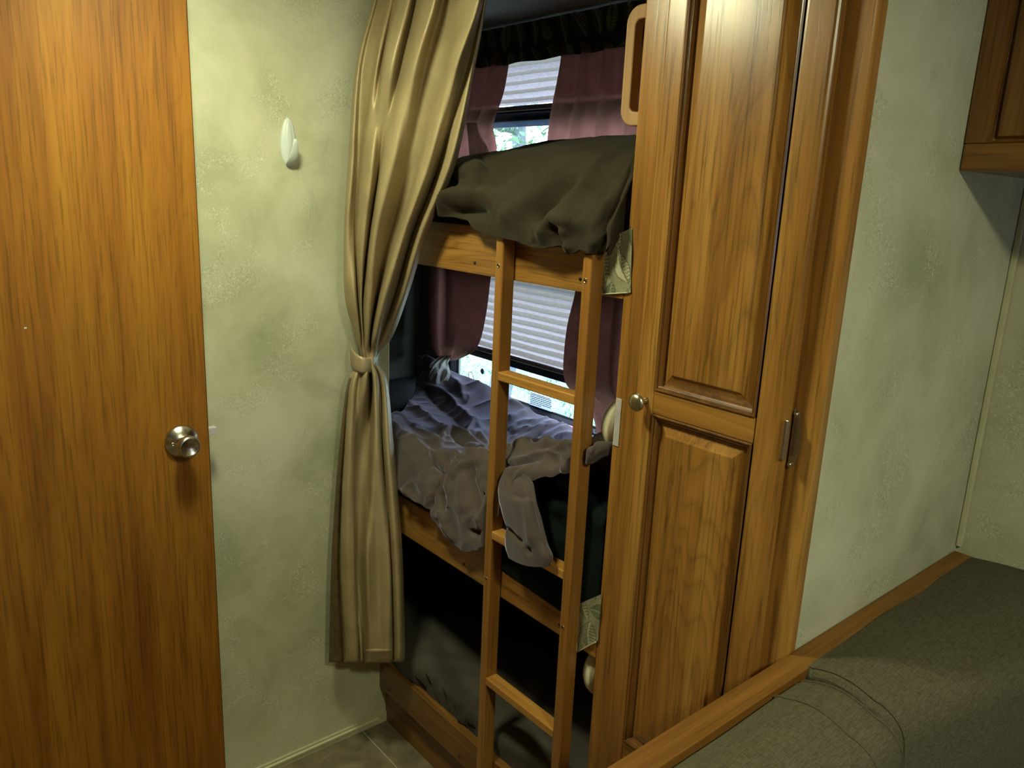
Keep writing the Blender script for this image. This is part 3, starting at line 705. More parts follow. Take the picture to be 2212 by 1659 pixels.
# lower blanket -----------------------------------------------------------
base = []; NU, NV = 110, 70
for j in range(NV+1):
    v = j/NV; row = []
    for i in range(NU+1):
        u = i/NU; x = max(1.0455, 1.66+(1.046-1.66)*v*1.06); y = 2.2+(0.915-2.2)*u
        z = 0.272+0.035*math.exp(-((y-1.75)/0.2)**2-((x-1.3)/0.15)**2)+0.03*math.exp(-((y-1.0)/0.15)**2)-0.012*max(0, (v-0.80)/0.14)**2-max(0, v-0.943)/0.057*0.075
        row.append(Vector((x, y, z)))
    base.append(row)
cl = T([([(540, 1030), (620, 880), (720, 680), (810, 655)], 0.02, 30, 40), ([(560, 890), (800, 885), (1060, 900)], 0.010, 10, 14), ([(600, 1060), (740, 1020), (900, 1020)], -0.016, 5, 7), ([(560, 1010), (740, 995), (950, 990), (1050, 1010)], 0.010, 8, 10),
        ([(780, 1120), (900, 1095), (1000, 1040)], -0.012, 5, 6), ([(770, 1210), (870, 1150), (990, 1100)], -0.012, 5, 6), ([(840, 1250), (930, 1230), (980, 1180)], -0.016, 5, 7), ([(900, 1340), (960, 1345), (1040, 1330)], -0.016, 6, 7),
        ([(700, 1100), (900, 1060)], 0.008, 8, 8), ([(750, 1180), (950, 1120)], 0.008, 7, 7), ([(870, 1300), (1040, 1240)], 0.012, 12, 12), ([(1200, 960), (1350, 1000)], 0.01, 14, 14), ([(1400, 1050), (1550, 1110)], 0.01, 10, 10),
        ([(1170, 1430), (1300, 1400), (1500, 1450)], 0.018, 30, 22), ([(1180, 1300), (1350, 1200), (1550, 1180)], 0.010, 16, 20)], (700, 1150), 3.16)
bl3 = cloth('blanket', base, cl, FL_LOW, None, 0.004, 0.004, 7, 0.9, 0.004)
tag(bl3, 'charcoal blanket spread over the dark lower bunk', 'blanket')

# ------------------------------------------------------------ big curtain
rows = [   # (z pixel row, left plane Y / right plane X are fixed), control points (px, depth)
 (0,   [(806,.012),(811,.022),(818,.010),(832,.008),(845,.016),(854,.008),(864,.034),(884,.036),(896,.006),(927,.036),(940,.044),(951,.012),(970,.000),(998,.016),(1018,.034),(1034,.046),(1043,.022),(1046,.010),(1048,.014),(1050,.004)]),
 (150, [(769,.012),(774,.024),(784,.012),(805,.010),(813,.026),(822,.012),(830,.036),(848,.038),(862,.010),(881,.032),(897,.042),(914,.010),(938,.000),(962,.002),(973,.030),(986,.040),(1000,.012),(1010,.006),(1018,.014),(1024,.004)]),
 (350, [(753,.014),(761,.026),(769,.008),(776,.004),(786,.022),(803,.036),(814,.018),(822,.008),(830,.034),(848,.046),(866,.022),(884,.002),(904,.004),(914,.034),(928,.046),(944,.016),(952,.004),(962,.022),(974,.028),(985,.006)]),
 (500, [(744,.016),(750,.026),(762,.012),(767,.004),(774,.024),(787,.036),(796,.014),(800,.010),(806,.036),(814,.044),(828,.022),(842,.002),(858,.004),(866,.038),(876,.048),(888,.020),(894,.006),(904,.026),(914,.030),(924,.008)]),
 (640, [(746,.016),(754,.028),(767,.030),(772,.006),(776,.020),(780,.026),(782,.008),(787,.020),(792,.036),(801,.040),(807,.026),(815,.004),(820,.020),(826,.046),(836,.048),(848,.022),(852,.006),(862,.026),(872,.026),(880,.010)]),
 (725, [(768,.018),(773,.026),(777,.028),(780,.016),(782,.020),(784,.026),(786,.018),(788,.024),(790,.034),(795,.038),(798,.028),(801,.012),(804,.028),(808,.042),(814,.044),(820,.032),(823,.020),(830,.026),(838,.024),(848,.012)]),
 (760, [(775,.014),(777,.020),(779,.024),(781,.024),(783,.027),(785,.029),(787,.029),(789,.031),(791,.033),(794,.034),(797,.032),(800,.030),(803,.032),(806,.034),(809,.034),(812,.031),(814,.028),(817,.026),(819,.022),(821,.016)]),
 (785, [(777,.014),(779,.020),(781,.024),(783,.024),(785,.027),(787,.029),(789,.029),(791,.030),(793,.032),(795,.033),(797,.031),(799,.029),(801,.031),(803,.033),(805,.033),(807,.031),(809,.028),(811,.026),(813,.022),(817,.016)]),
 (830, [(751,.014),(754,.020),(757,.024),(762,.034),(768,.034),(772,.028),(777,.030),(784,.038),(792,.038),(796,.018),(801,.006),(804,.010),(807,.036),(812,.040),(818,.034),(821,.014),(824,.024),(829,.030),(834,.024),(837,.012)]),
 (987, [(732,.004),(738,.012),(743,.006),(746,.026),(754,.038),(762,.034),(765,.026),(768,.010),(776,.002),(788,.002),(798,.008),(804,.034),(812,.042),(822,.036),(827,.010),(830,.022),(836,.032),(842,.032),(848,.022),(852,.010)]),
 (1200,[(717,.004),(726,.010),(735,.004),(738,.026),(748,.038),(760,.036),(766,.030),(769,.012),(776,.014),(784,.024),(793,.044),(802,.040),(815,.032),(832,.036),(841,.034),(844,.012),(847,.024),(855,.032),(863,.026),(869,.010)]),
 (1400,[(712,.004),(728,.012),(743,.004),(747,.028),(756,.038),(770,.036),(776,.020),(780,.028),(785,.018),(791,.030),(798,.044),(808,.046),(822,.044),(836,.046),(845,.038),(849,.018),(853,.028),(861,.034),(868,.028),(874,.012)]),
 (1430,[(711,.004),(728,.012),(743,.004),(747,.026),(756,.034),(770,.034),(776,.018),(780,.026),(785,.016),(791,.026),(798,.036),(808,.036),(822,.036),(834,.036),(842,.032),(847,.016),(851,.024),(858,.028),(864,.024),(869,.012)]),
]
YL_C = 1.672; 
def c_row(py, pts, zoverride=None):
    # left end lies close to the hook wall, right end swings toward the opening
    lx, rx = pts[0][0], pts[-1][0]
    Lw = at(lx, py, 1, YL_C)
    if py < 745:
        Rw = at(rx, py, 0, lerpt([(0, 0.985), (600, 0.985), (745, 0.982)], py))
    else:
        Rw = at(rx, py, 1, 1.648) if py < 900 else at(rx, py, 0, lerpt([(900, 0.995), (1430, 0.990)], py))
    z = 0.5*(Lw.z+Rw.z)
    ch = (Rw-Lw); ch.z = 0
    nrm = Vector((-0.66, -0.75, 0))
    out = []
    for (px, d) in pts:
        dr_ = ray(px, py); 
        # intersect pixel ray (flattened) with chord line in plan
        den = dr_.x*ch.y-dr_.y*ch.x
        t = (Lw.x*ch.y-Lw.y*ch.x)/den
        p = Vector((dr_.x*t, dr_.y*t, 0))
        zz = CAM.z+dr_.z*t
        k = (d-0.006)/max(0.001, 1)
        # move toward the camera along the ray so the photo position of each fold is kept
        dd = Vector((dr_.x, dr_.y, dr_.z)); dd.normalize()
        out.append(Vector((p.x, p.y, zz))-dd*k*1.75)
    return out
ctrl = [c_row(py, pts) for py, pts in rows]
top = [Vector((p.x+(p.x-q.x)*0.35, p.y+(p.y-q.y)*0.35, ZC-0.035)) for p, q in zip(ctrl[0], ctrl[1])]
ctrl = [top]+ctrl
NC = len(ctrl[0]); SUB = 7
def dense(row):
    o = []
    for i in range((NC-1)*SUB+1):
        t = i/SUB
        o.append(Vector((cr([p.x for p in row], t), cr([p.y for p in row], t), cr([p.z for p in row], t))))
    return o
dn = [dense(r) for r in ctrl]
P = []
segn = [8, 16, 20, 16, 16, 10, 5, 4, 7, 14, 18, 16, 5]
for s in range(len(dn)-1):
    for k in range(segn[s]):
        t = s+k/segn[s]
        P.append([Vector((cr([dn[a][i].x for a in range(len(dn))], t), cr([dn[a][i].y for a in range(len(dn))], t), cr([dn[a][i].z for a in range(len(dn))], t))) for i in range(len(dn[0]))])
P.append(dn[-1])
for r_ in P:
    for i, p in enumerate(r_):
        w = 0.0022*noise.noise(Vector((p.x*9, p.y*9, p.z*7)))+0.0012*noise.noise(Vector((p.x*30, p.y*30, p.z*22)))
        p.x -= w; p.y -= w
        p.y = min(p.y, 1.700)
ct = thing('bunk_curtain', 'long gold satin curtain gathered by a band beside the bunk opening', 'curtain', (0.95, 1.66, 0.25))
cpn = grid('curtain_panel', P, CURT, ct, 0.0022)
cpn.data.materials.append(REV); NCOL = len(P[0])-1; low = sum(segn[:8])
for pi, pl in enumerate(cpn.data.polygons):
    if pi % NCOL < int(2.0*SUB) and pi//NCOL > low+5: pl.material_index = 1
# hem cuff on the front fold
cuff = []
for k in range(7):
    q = k/6
    a_, b_ = dn[-2], dn[-1]
    cuff.append([a_[i].lerp(b_[i], q*0.95)+Vector((-0.0035, -0.0045, 0)) for i in range(9*SUB, 14*SUB+3)])
grid('hem_cuff', cuff, CURT, ct, 0.003)
# tie band
rr_ = []
c0 = at(797, 770, 1, 1.655)
tops, bots = [], []
for i in range(37):
    a = -math.pi*0.08+i/36*math.pi*1.16
    ex, ey = 0.033, 0.052
    tops.append((c0.x-0.002-math.cos(a)*ex-math.sin(a)*0.030, 1.680-math.sin(a)*ey*1.25))
ring = []
for k in range(7):
    q = k/6; row = []
    for i, (x, y) in enumerate(tops):
        s = i/36
        zt = at(797, 741+16*s+14*math.sin(math.pi*s), 1, 1.655).z; zb_ = at(797, 786+12*math.sin(math.pi*s*0.9)-2*s, 1, 1.655).z
        bul = 0.003*math.sin(q*math.pi)
        row.append(Vector((x-bul*math.cos(i/36*math.pi), y-bul, zt+(zb_-zt)*q)))
    ring.append(row)
grid('tie_band', ring, CURTB, ct, 0.003)
boxes('curtain_track', [(0.955, 0.975, 0.93, 1.70, ZC-0.03, ZC-0.001)], WHITE, ct, 0.002)

# ------------------------------------------------------------ windows
def window(name, o, midz, label, handle):
    y0, y1, z0, z1 = o; r = 0.045
    w = thing(name, label, None, (XW, (y0+y1)/2, z0), kind='structure')
    def loop(i, x, rad):
        pts = []; rr = max(rad-i, 0.006)
        for cy_, cz_, a0 in ((y1-i-rr, z1-i-rr, 0), (y0+i+rr, z1-i-rr, 90), (y0+i+rr, z0+i+rr, 180), (y1-i-rr, z0+i+rr, 270)):
            for k in range(7):
                a = math.radians(a0+k*15); pts.append((x, cy_+rr*math.cos(a), cz_+rr*math.sin(a)))
        return pts
    ls = [loop(-0.034, XW-0.001, r), loop(-0.032, XW-0.009, r), loop(0.000, XW-0.010, r), loop(0.003, XW-0.006, r), loop(0.009, XW+0.014, r), loop(0.013, XW+0.018, r), loop(0.014, XW+0.022, r)]
    n = len(ls[0]); vs = [p for q in ls for p in q]; fs = []
    for a in range(len(ls)-1):
        for k in range(n): fs.append((a*n+k, a*n+(k+1) % n, (a+1)*n+(k+1) % n, (a+1)*n+k))
    mesh('window_frame', vs, fs, FRAMEM, w)
    mesh('window_pane', loop(0.010, XW+0.02, r), [tuple(range(n))], GLASS, w)
    return w
w1 = window('window_1', U, 1.74, 'upper bunk window with black rounded frame', False)
w2 = window('window_2', M, 0.95, 'middle bunk window with black rounded frame', True)
boxes('sash_bar', [(XW-0.004, XW+0.02, U[0]+0.006, U[1]-0.006, 1.727, 1.757)], BLACKM, w1, 0.002)
boxes('sash_edge', [(XW+0.006, XW+0.016, U[0]+0.008, U[1]-0.008, 1.710, 1.729)], translucent('pale_sash', (0.45, 0.5, 0.56), (0.20, 0.23, 0.28), 0.6), w1, 0.001)
boxes('sash_bar', [(XW-0.004, XW+0.02, M[0]+0.006, M[1]-0.006, 0.925, 0.957)], BLACKM, w2, 0.002)

w3 = thing('fill_window', 'small window added behind the viewer for cool daylight fill', None, (0.65, -2.6, 1.15), kind='structure')  # unseen window, added to put cool daylight on bench and right wall
boxes('window_frame', [(0.3, 1.0, -2.66, -2.59, 1.15, 1.175), (0.3, 1.0, -2.66, -2.59, 1.575, 1.60), (0.3, 0.325, -2.66, -2.59, 1.175, 1.575), (0.975, 1.0, -2.66, -2.59, 1.175, 1.575)], BLACKM, w3)
boxes('window_pane', [(0.325, 0.975, -2.626, -2.624, 1.175, 1.575)], GLASS, w3)

def shade(y0, y1, z0, z1, pitch, x, label, nm):
    t = thing('pleated_shade', label, 'window shade', (x, (y0+y1)/2, z0), 'pleated window shades')
    P = []; n = int(round((z1-z0)/pitch)); 
    zs = []
    for k in range(n+1):
        for q in range(4):
            f = (k+q/4); z = z1-f*pitch
            if z < z0: break
            xx = x-0.013*(1-abs(2*(f % 1)-1))
            P.append([Vector((xx, y0+(y1-y0)*i/12, z+0.0008*math.sin(i*1.7+k))) for i in range(13)])
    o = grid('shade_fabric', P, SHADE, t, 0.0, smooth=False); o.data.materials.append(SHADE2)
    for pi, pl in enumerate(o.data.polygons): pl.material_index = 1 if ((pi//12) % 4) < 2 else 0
    boxes('bottom_rail', [(x-0.013, x+0.002, y0, y1, z0-0.016, z0)], simple('shade_rail_'+nm, (0.30, 0.22, 0.20), 0.45), t, 0.004, 3)
    boxes('bottom_seal', [(x-0.008, x+0.001, y0+0.002, y1-0.002, z0-0.021, z0-0.0155)], BLACKM, t)
    boxes('head_rail', [(x-0.014, x+0.002, y0, y1, z1-0.004, z1+0.014)], WHITE, t, 0.002)
    for yy in (y0+0.05, y1-0.05):
        tube('cord', [(x-0.005, yy, z0-0.014), (x-0.005, yy, (z0+z1)/2), (x-0.005, yy, z1)], 0.0007, WHITE, t, 5)
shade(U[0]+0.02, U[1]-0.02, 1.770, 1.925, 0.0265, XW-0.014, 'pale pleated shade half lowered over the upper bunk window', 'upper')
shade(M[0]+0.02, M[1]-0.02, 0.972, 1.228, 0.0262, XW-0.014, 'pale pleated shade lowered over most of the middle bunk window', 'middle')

# ------------------------------------------------------------ valance and leaf print
def leafprint(o, us, vs_, scale, seed, bgc, cols):
    # colours per vertex from a set of leaf shapes; us,vs_ = cloth coordinates per vertex
    rnd = random.Random(seed)
    me = o.data; at_ = me.color_attributes.new('print', 'FLOAT_COLOR', 'POINT')
    leaves = []
    u0, u1 = min(us), max(us); v0, v1 = min(vs_), max(vs_)
    k = 0
    nx = int((u1-u0)/(scale*0.62))+2; ny = int((v1-v0)/(scale*0.8))+2
    for i in range(-1, nx+1):
        for j in range(-1, ny+1):
            cx_, cy_ = u0+i*scale*0.62+(j % 2)*scale*0.3, v0+j*scale*0.8
            a = math.radians(70+rnd.uniform(-25, 25)+(90 if rnd.random() < .3 else 0)); L = scale*rnd.uniform(0.75, 1.0); Wd = L*rnd.uniform(0.2, 0.32)
            leaves.append((cx_, cy_, a, L, Wd, rnd.choice(cols), rnd.uniform(-.5, .5)))
    for idx in range(len(me.vertices)):
        u, v = us[idx], vs_[idx]; c = bgc
        for (cx_, cy_, a, L, Wd, lc, bend) in leaves:
            dx, dy = u-cx_, v-cy_
            if abs(dx) > L or abs(dy) > L: continue
            x = dx*math.cos(a)+dy*math.sin(a); y = -dx*math.sin(a)+dy*math.cos(a)
            y -= bend*Wd*(1-(2*x/L)**2)
            if abs(x) > L/2: continue
            w = Wd*(1-(2*x/L)**2)
            if abs(y) < w:
                e = w-abs(y)
                c = (0.10, 0.09, 0.05) if e < scale*0.022 else (lc[1] if abs(y) < scale*0.02 or (y > 0 and (x*30/L) % 3 < 0.7) else lc[0])
        at_.data[idx].color = (*c, 1)
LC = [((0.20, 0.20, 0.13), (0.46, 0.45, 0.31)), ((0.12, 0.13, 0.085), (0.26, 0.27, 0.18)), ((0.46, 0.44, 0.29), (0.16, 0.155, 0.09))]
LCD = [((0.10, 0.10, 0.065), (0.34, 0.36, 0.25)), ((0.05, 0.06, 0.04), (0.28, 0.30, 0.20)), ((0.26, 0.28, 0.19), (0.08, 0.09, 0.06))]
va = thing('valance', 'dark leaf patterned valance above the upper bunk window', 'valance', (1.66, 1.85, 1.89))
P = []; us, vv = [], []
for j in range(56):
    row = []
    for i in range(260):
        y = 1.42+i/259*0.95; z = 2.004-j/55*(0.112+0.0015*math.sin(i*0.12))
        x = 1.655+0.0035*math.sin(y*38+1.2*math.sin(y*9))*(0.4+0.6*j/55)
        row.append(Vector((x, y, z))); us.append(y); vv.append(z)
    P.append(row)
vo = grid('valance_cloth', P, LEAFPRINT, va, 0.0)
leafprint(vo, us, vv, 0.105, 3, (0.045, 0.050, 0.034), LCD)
# small hooks/fold loops at the top of the valance
for y in (1.58, 1.72, 1.86, 2.02, 2.16):
    boxes('loop_tab', [(1.642, 1.646, y-0.003, y+0.003, 1.975, 2.002)], simple('tab_cloth', (0.12, 0.12, 0.08), 0.8), va)

def flap(tlx, tly, trx, try_, brx, bry, blx, bly, label, seed, x):
    t = thing('fabric_flap', label, 'fabric', at((blx+brx)/2, (bly+bry)/2, 0, x), 'leaf print fabric flaps')
    P = []; us, vv = [], []
    nu, nv = 46, 70
    for j in range(nv+1):
        q = j/nv; row = []
        for i in range(nu+1):
            s = i/nu
            px = (tlx+(trx-tlx)*s)*(1-q)+(blx+(brx-blx)*s)*q; py = (tly+(try_-tly)*s)*(1-q)+(bly+(bry-bly)*s)*q
            bow = 0.0025*math.sin(math.pi*s)+0.001*math.sin(q*9+s*4)
            p = at(px, py, 0, x-bow); row.append(p); us.append(p.y); vv.append(p.z)
        P.append(row)
    o = grid('flap_cloth', P, LEAFPRINT, t, 0.0)
    leafprint(o, us, vv, 0.066, seed, (0.27, 0.265, 0.17), LC)
    tube('piped_edge', [p[0] for p in P[::6]]+[P[-1][0]], 0.0013, GREENF, t, 6)
    tube('piped_hem', P[-1][::6], 0.0013, GREENF, t, 6)
    return t
flap(1290, 525, 1366, 492, 1362, 632, 1293, 636, 'leaf print fabric flap hanging beside ladder at the upper bunk board', 5, 1.0175)
flap(1247, 1306, 1300, 1283, 1292, 1384, 1246, 1409, 'leaf print fabric flap beside the ladder at the middle bunk board', 11, 1.017)

# ------------------------------------------------------------ bunk window curtains
def wcurt(label, rws, x, nf, amp, mat, lining=None, seed=0, name='window_curtain', grp='rose window curtains'):
    # rws: list of (py, left px, right px) on plane X=x ; soft vertical folds
    t = thing(name, label, 'curtain', at(rws[-1][1], rws[-1][0], 0, x), grp)
    rnd = random.Random(seed); ph = [rnd.uniform(0, 6.28) for _ in range(4)]
    P = []; NR = 70; NCc = 90
    for j in range(NR+1):
        tt = j/NR*(len(rws)-1)
        py = cr([r[0] for r in rws], tt); a = cr([r[1] for r in rws], tt); b = cr([r[2] for r in rws], tt)
        A = at(a, py, 0, x); B = at(b, py, 0, x)
        wdt = abs(A.y-B.y); row = []
        w0 = abs(at(rws[0][1], rws[0][0], 0, x).y-at(rws[0][2], rws[0][0], 0, x).y)
        for i in range(NCc+1):
            s = i/NCc
            f = math.sin(s*nf*2*math.pi+ph[0]+0.6*math.sin(s*5+ph[1]))+0.4*math.sin(s*nf*3.7*math.pi+ph[2])
            am = amp*(0.6+0.4*min(1.5, w0/max(wdt, .02)))
            p = A.lerp(B, s); p.x = x-am*(f*0.5+0.5)-0.002
            row.append(p)
        P.append(row)
    o = grid('curtain_panel', P, mat, t, 0.0)
    return t, P
XC = XW-0.032
t, P = wcurt('rose curtain on the right of the upper bunk window', [(95, 1217, 1420), (130, 1215, 1420), (180, 1206, 1420), (250, 1192, 1420), (300, 1186, 1420), (345, 1184, 1420)], XC, 4.2, 0.016, PINKC, seed=2)
t, P = wcurt('rose curtain on the left of the upper bunk window beside gold curtain', [(110, 935, 1103), (145, 935, 1100), (200, 930, 1090), (250, 930, 1073), (275, 930, 1067), (305, 930, 1073), (330, 930, 1074), (356, 930, 1062)], XC, 3.2, 0.018, PINKC, seed=9)
P2 = []
for j in range(31):
    q = j/30; row = []
    for i in range(21):
        s = i/20; pxx = (1008+8*q)+(1030+(1060-1030)*q*1.0-(1008+8*q)+10*q)*s
        row.append(at(pxx, 265+95*q, 0, XC-0.020-0.003*math.sin(s*5)))
    P2.append(row)
grid('pale_lining', P2, LINING, t, 0.0)
t, P = wcurt('rose brown curtain tied back at the left of the middle bunk window', [(560, 925, 1066), (600, 925, 1060), (660, 925, 1053), (715, 927, 1043), (745, 932, 1033), (762, 942, 1019), (772, 952, 1000), (778, 955, 985)], XC-0.004, 2.2, 0.016, PINKC, seed=5)
P2 = []
for j in range(31):
    q = j/30; row = []
    for i in range(41):
        s = i/40
        a = lerpt([(0, 952), (0.3, 930), (0.7, 908), (1, 900)], q); b = lerpt([(0, 975), (0.3, 968), (0.7, 974), (1, 968)], q)
        fx = 0.020*abs(math.sin(s*9+q*2.0))*(0.3+q)+0.01*math.sin(s*17-q*6)*q
        row.append(at(a+(b-a)*s, 768+q*(58+4*math.sin(s*12)), 0, XC-0.012-fx-0.085*q))
    P2.append(row)
grid('curtain_tail', P2, LINING, t, 0.0)['label'] = 'pale green crumpled curtain tail'
t, P = wcurt('rose brown curtain at the right of the middle bunk window behind ladder', [(560, 1258, 1430), (630, 1251, 1430), (700, 1234, 1430), (766, 1226, 1430), (812, 1226, 1430), (840, 1240, 1425), (869, 1279, 1400), (890, 1288, 1380), (915, 1296, 1390), (945, 1300, 1400)], XC-0.004, 3.4, 0.020, PINKC, seed=13)

# small things at the middle window
lb = thing('warning_label', 'small white printed label stuck low on the middle window glass', 'label', at(1167, 870, 0, XW+0.018))
la, lc_ = at(1145, 850, 0, XW+0.019), at(1192, 893, 0, XW+0.019)
ly0, ly1, lz0, lz1 = lc_.y, la.y, 0.803, la.z+0.006
mesh('label_sheet', [(XW+0.018, ly0, lz0), (XW+0.018, ly1, lz0), (XW+0.018, ly1, lz1), (XW+0.018, ly0, lz1)], [(0, 1, 2, 3)], PAPER, lb)
rnd = random.Random(4)
bl_ = []
for k in range(6):
    z = lz1-0.008-k*0.0062; y = ly1-0.006
    yend = ly0+(0.008 if k < 5 else (ly1-ly0)*0.5)
    while y > yend:
        w = rnd.uniform(0.003, 0.010); bl_.append((XW+0.0168, XW+0.0172, y-w, y, z, z+0.0026)); y -= w+0.0018
o = boxes('print_lines', bl_, INK, lb); o['kind'] = 'stuff'
o = boxes('print_heading', [(XW+0.0168, XW+0.0172, ly0+0.01, ly1-0.006, lz1-0.003, lz1-0.001)], INKR, lb)
sp_ = at(1042, 802, 0, XW+0.015)
o = lathe('suction_cup', [(0.011, 0), (0.009, 0.002), (0.004, 0.004), (0.0001, 0.0045)], sp_, (-1, 0, 0), GREYSP, None, 24)
tag(o, 'small dark round disc on the glass of the middle window', 'disc')
pts = [at(x, y, 0, XW-0.012) for x, y in ((1013, 818), (1012, 806), (1015, 803), (1019, 804), (1022, 812), (1024, 820))]
tag(tube('wire_clip', pts, 0.0012, RED, None, 6), 'tiny red wire clip at the lower left of the middle window', 'clip')
p = at(1222, 914, 0, XW-0.02)
tag(boxes('window_latch', [(XW-0.03, XW-0.012, p.y-0.035, p.y+0.028, 0.787, 0.799)], PINKP, None, 0.003), 'pink red egress latch at the bottom of the middle window', 'latch')
p = at(1287, 931, 0, XW-0.02)
tag(tube('wire_clip', [p+Vector((0, 0.008, 0)), p+Vector((0, -0.006, 0.010)), p+Vector((0, -0.006, -0.006)), p+Vector((0, 0.006, -0.010))], 0.0012, WHITE, None, 6, True), 'tiny white wire clip at the lower right of the middle window', 'clip')

# ------------------------------------------------------------ bench
bn = thing('dinette_bench', 'grey upholstered bench with oak top rail along the green wall', 'bench', (1.0, 0.4, 0))
boxes('top_rail', [(0.15, XS-0.013, 0.483, 0.5215, 0.818, 0.840)], WX, bn, 0.002)
boxes('end_panel', [(0.15, 1.0, 0.497, 0.518, 0, 0.819)], WZ, bn, 0.001)
boxes('seat_base', [(0.15, XS-0.01, -0.02, 0.49, 0, 0.40)], WX, bn, 0.002)
def cushion(name, x0, x1, yb, yf, z0, z1, rb, rf, mat, par, sag=0.0, label=None):
    # cross section in Y-Z swept along X; yf may vary with x
    P = []; N = 60
    for i in range(N+1):
        s = i/N; x = x0+(x1-x0)*s
        e = 1-min(1, min(s, 1-s)/0.035); ed = 0.010*(1-math.sqrt(max(0, 1-e*e)))
        y_f = yf(x); row = []
        sec = [(yb-ed, z0)]
        for k in range(9):
            a = math.radians(k*90/8); sec.append((yb-ed-rb+rb*math.cos(a), z1-ed-rb+rb*math.sin(a)))
        for k in range(1, 12):
            q = k/12; sec.append((yb-rb+(y_f+rf-(yb-rb))*q, z1-ed+sag*math.sin(q*math.pi)))
        for k in range(13):
            a = math.radians(90+k*90/12); sec.append((y_f+ed+rf+rf*math.cos(a), z1-ed-rf+rf*math.sin(a)))
        for k in range(1, 9):
            q = k/8; sec.append((y_f+ed-0.012*math.sin(q*math.pi), z1-rf+(z0-(z1-rf))*q))
        for (y, z) in sec:
            w = 0.0035*noise.noise(Vector((x*6, y*6, z*6)))
            row.append(Vector((x, y, z+w)))
        P.append(row)
    o = grid(name, P, mat, par, 0)
    M_ = len(P[0]); me = o.data
    bm = bmesh.new(); bm.from_mesh(me); bm.verts.ensure_lookup_table()
    bm.faces.new([bm.verts[k] for k in range(M_)]); bm.faces.new([bm.verts[N*M_+k] for k in range(M_)][::-1]); bmesh.ops.recalc_face_normals(bm, faces=bm.faces); bm.to_mesh(me); bm.free()
    if label: o['label'] = label
    return o, P
c1_, P1 = cushion('back_cushion', 0.18, 1.000, 0.479, lambda x: 0.325, 0.45, 0.839, 0.012, 0.045, SOFA, bn, 0.012, 'nearer back cushion with curved seam')
c2_, P2c = cushion('back_cushion', 1.008, XS-0.004, 0.502, lambda x: 0.340-0.22*(x-1.0)**1.0, 0.45, 0.842, 0.022, 0.05, SOFA, bn, 0.010, 'larger back cushion in the wall corner')
# seams
def seam(P, i, j0, j1, par, x_off=0): tube('seam', [P[i][j]+Vector((0, 0, 0.0008)) for j in range(j0, j1)], 0.0016, SOFA, par, 6)
seam(P1, 54, 2, 40, c1_); seam(P1, 59, 2, 40, c1_); seam(P2c, 1, 2, 40, c2_)
cushion('seat_cushion', 0.18, XS-0.004, 0.33, lambda x: -0.12, 0.40, 0.50, 0.02, 0.03, SOFA, bn, 0.01)

# ------------------------------------------------------------ overhead cabinet
oc = thing('overhead_cabinet', 'oak overhead cabinet with recessed panel door at the upper right', 'cabinet', (1.5, 0.2, 1.565))
ox = 1.345; OY1 = 0.5215; OY0 = -0.45
boxes('cabinet_box', [(ox+0.018, XS-0.002, OY0, OY1, 1.566, ZC-0.002)], WCy, oc, 0.001)
boxes('frame_rail', [(ox, ox+0.018, OY0, OY1, 1.565, 1.606)], WCy, oc, 0.004, 3)
boxes('frame_stile', [(ox, ox+0.018, OY1-0.034, OY1, 1.606, ZC-0.002)], WCz, oc, 0.002)
boxes('frame_stile', [(ox, ox+0.018, OY0, OY0+0.034, 1.606, ZC-0.002)], WCz, oc, 0.002)
boxes('frame_stile', [(ox, ox+0.018, 0.01, 0.05, 1.606, ZC-0.002)], WCz, oc, 0.002)
for (a, b) in ((0.05, OY1-0.034), (OY0+0.034, 0.01)):
    cd = boxes('cabinet_door', [(ox+0.012, ox+0.018, a, b, 1.606, ZC-0.004)], WCz, oc)
    def RR(i, x): return (a+i, b-i, 1.606+i, ZC-0.004-i, x)
    rings('door_moulding', [RR(0, ox+0.001), RR(0.003, ox+0.010), RR(0.006, ox+0.0115), RR(0.010, ox+0.004), RR(0.012, ox+0.0035)], WCz, cd, True)
    boxes('cabinet_pull', [(ox-0.014, ox-0.002, (a+b)/2-0.045, (a+b)/2+0.045, 1.632, 1.640)], BRASS, cd, 0.003)

# ------------------------------------------------------------ ceiling lamps
for i, (x, y, s, r, lab) in enumerate(((0.44, 1.19, LAMP_A, 0.09, 'round ceiling lamp near the hook wall'), (0.45, -0.55, LAMP_B, 0.10, 'round ceiling lamp over the bench behind the viewer'))):
    t = thing('ceiling_lamp', lab, 'lamp', (x, y, ZC), 'ceiling lamps')
    hd = 0.045 if i == 0 else 0.012
    lathe('lamp_housing', [(r+0.014, 0), (r+0.014, hd-0.002), (r+0.004, hd+0.004), (r, hd), (0.0001, hd)], (x, y, ZC), (0, 0, -1), WHITE, t)
    lathe('lamp_lens', [(r, hd+0.0005), (r*0.95, hd+0.010), (r*0.7, hd+0.018), (r*0.3, hd+0.022), (0.0001, hd+0.023)], (x, y, ZC), (0, 0, -1), emit('lamp_glow_%d' % i, LAMP_COL, s), t)

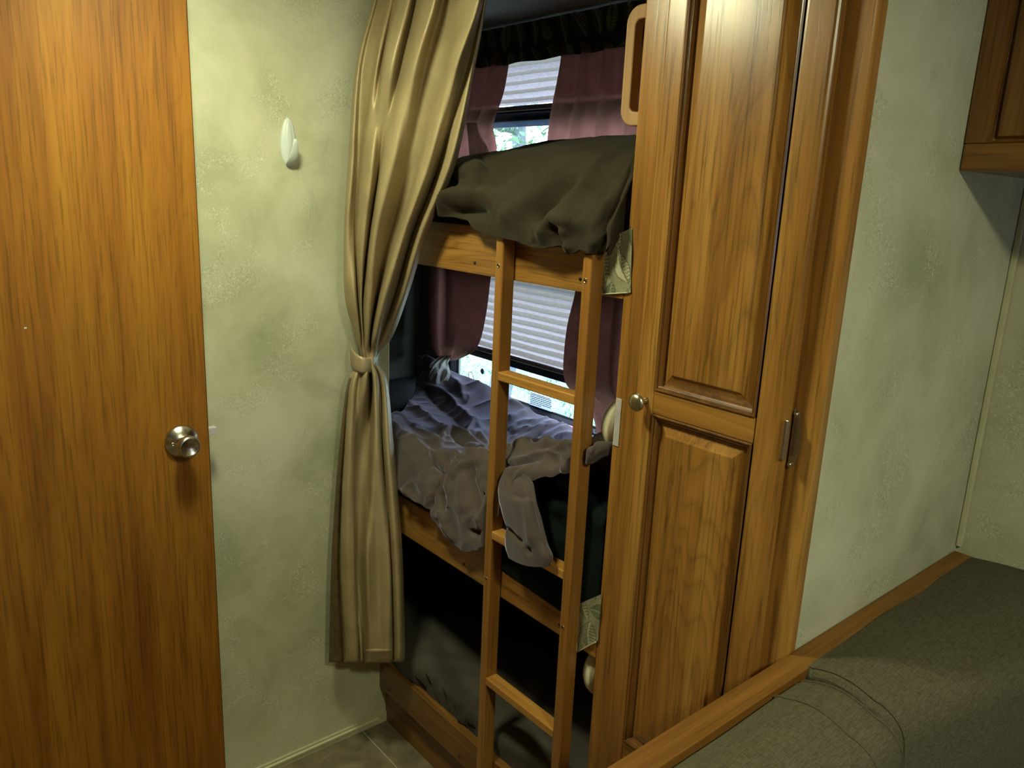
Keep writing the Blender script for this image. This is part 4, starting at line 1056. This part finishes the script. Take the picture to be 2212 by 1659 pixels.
# ------------------------------------------------------------ outdoors
gd = mesh('ground', [(XW+0.4, -6, -0.9), (40, -20, -0.9), (40, 40, -0.9), (XW+0.4, 12, -0.9)], [(0, 1, 2, 3)], simple('lawn_soil', (0.62, 0.74, 0.62), 0.9, 0, 3, 0.15))
tag(gd, 'sunlit lawn outside the bunk windows', 'ground', None, 'structure')
rnd = random.Random(21)
vs, fs = [], []
for k in range(52000):
    # along the view through the middle window
    d = rnd.uniform(2.6, 14); a = math.radians(rnd.uniform(33, 66))
    x, y = d*math.cos(a)+0.0, d*math.sin(a)
    x = math.sin(math.radians(rnd.uniform(22, 54)))*d+1.2; y = math.sqrt(max(0.05, d*d-(x-1.2)**2))+0.9
    if x < XW+0.5: continue
    h = rnd.uniform(0.07, 0.2)*(0.7+d/12); w = rnd.uniform(0.006, 0.014)*(0.7+d/6); th = rnd.uniform(0, 6.28); le = rnd.uniform(0.3, 1.2)*h; td = rnd.uniform(0, 6.28)
    c, s = math.cos(th)*w, math.sin(th)*w; n0 = len(vs)
    vs += [(x-c, y-s, -0.9), (x+c, y+s, -0.9), (x+math.cos(td)*le*.4+c*.7, y+math.sin(td)*le*.4+s*.7, -0.9+h*.6), (x+math.cos(td)*le*.4-c*.7, y+math.sin(td)*le*.4-s*.7, -0.9+h*.6), (x+math.cos(td)*le, y+math.sin(td)*le, -0.9+h)]
    fs += [(n0, n0+1, n0+2, n0+3), (n0+3, n0+2, n0+4)]
gr = mesh('grass', vs, fs, GRASSM); tag(gr, 'long bright grass outside the middle bunk window', 'grass', None, 'stuff')
def tree(bx, by, seed, H_, lab, nl, mat2):
    rnd = random.Random(seed); t = thing('tree', lab, 'tree', (bx, by, -0.9), 'trees outside the upper window')
    tips = []
    tr = [Vector((bx+0.12*math.sin(k*0.9+seed), by+0.15*math.cos(k*1.1), -0.9+k*H_/9)) for k in range(10)]
    tube('trunk', tr, [0.13-0.011*k for k in range(10)], BARK, t, 10)
    for k in range(22):
        b = tr[rnd.randrange(3, 9)]; a = rnd.uniform(0, 6.28); pts = [b]; L = rnd.uniform(0.7, 1.6); p = b.copy(); dz = rnd.uniform(-0.05, 0.3)
        for q in range(7):
            p = p+Vector((math.cos(a), math.sin(a), dz+rnd.uniform(-.35, .35)))*L/7; a += rnd.uniform(-.6, .6); pts.append(p.copy())
        tube('branch', pts, [0.030*(1-q/9) for q in range(8)], BARK, t, 6); tips += pts[2:]
        for s_ in range(3):
            p2 = pts[rnd.randrange(2, 7)].copy(); a2 = rnd.uniform(0, 6.28)
            for q in range(5): 
                p2 = p2+Vector((math.cos(a2), math.sin(a2), rnd.uniform(-.5, .5)))*0.11; tips.append(p2.copy())
    for mt, cnt in ((LEAF, nl), (mat2, nl)):
        vs, fs = [], []
        for k in range(cnt):
            c = rnd.choice(tips)+Vector((rnd.gauss(0, .13), rnd.gauss(0, .13), rnd.gauss(0, .11)))
            ax = Vector((rnd.gauss(0, 1), rnd.gauss(0, 1), rnd.gauss(0, 1))).normalized(); b = ax.orthogonal().normalized(); L = rnd.uniform(.03, .06); w = L*.28; n0 = len(vs)
            vs += [c-ax*L, c-ax*L*.2+b*w, c+ax*L*.4+b*w*.8, c+ax*L, c+ax*L*.4-b*w*.8, c-ax*L*.2-b*w]
            fs += [(n0, n0+1, n0+2, n0+3, n0+4, n0+5)]
        o = mesh('foliage', vs, fs, mt, t); o['kind'] = 'stuff'
tree(4.6, 5.4, 3, 4.4, 'leafy tree with twisted branches outside the upper window', 3200, LEAF2)
tree(7.0, 6.6, 8, 5.0, 'farther leafy tree behind the first one', 3200, LEAF2)
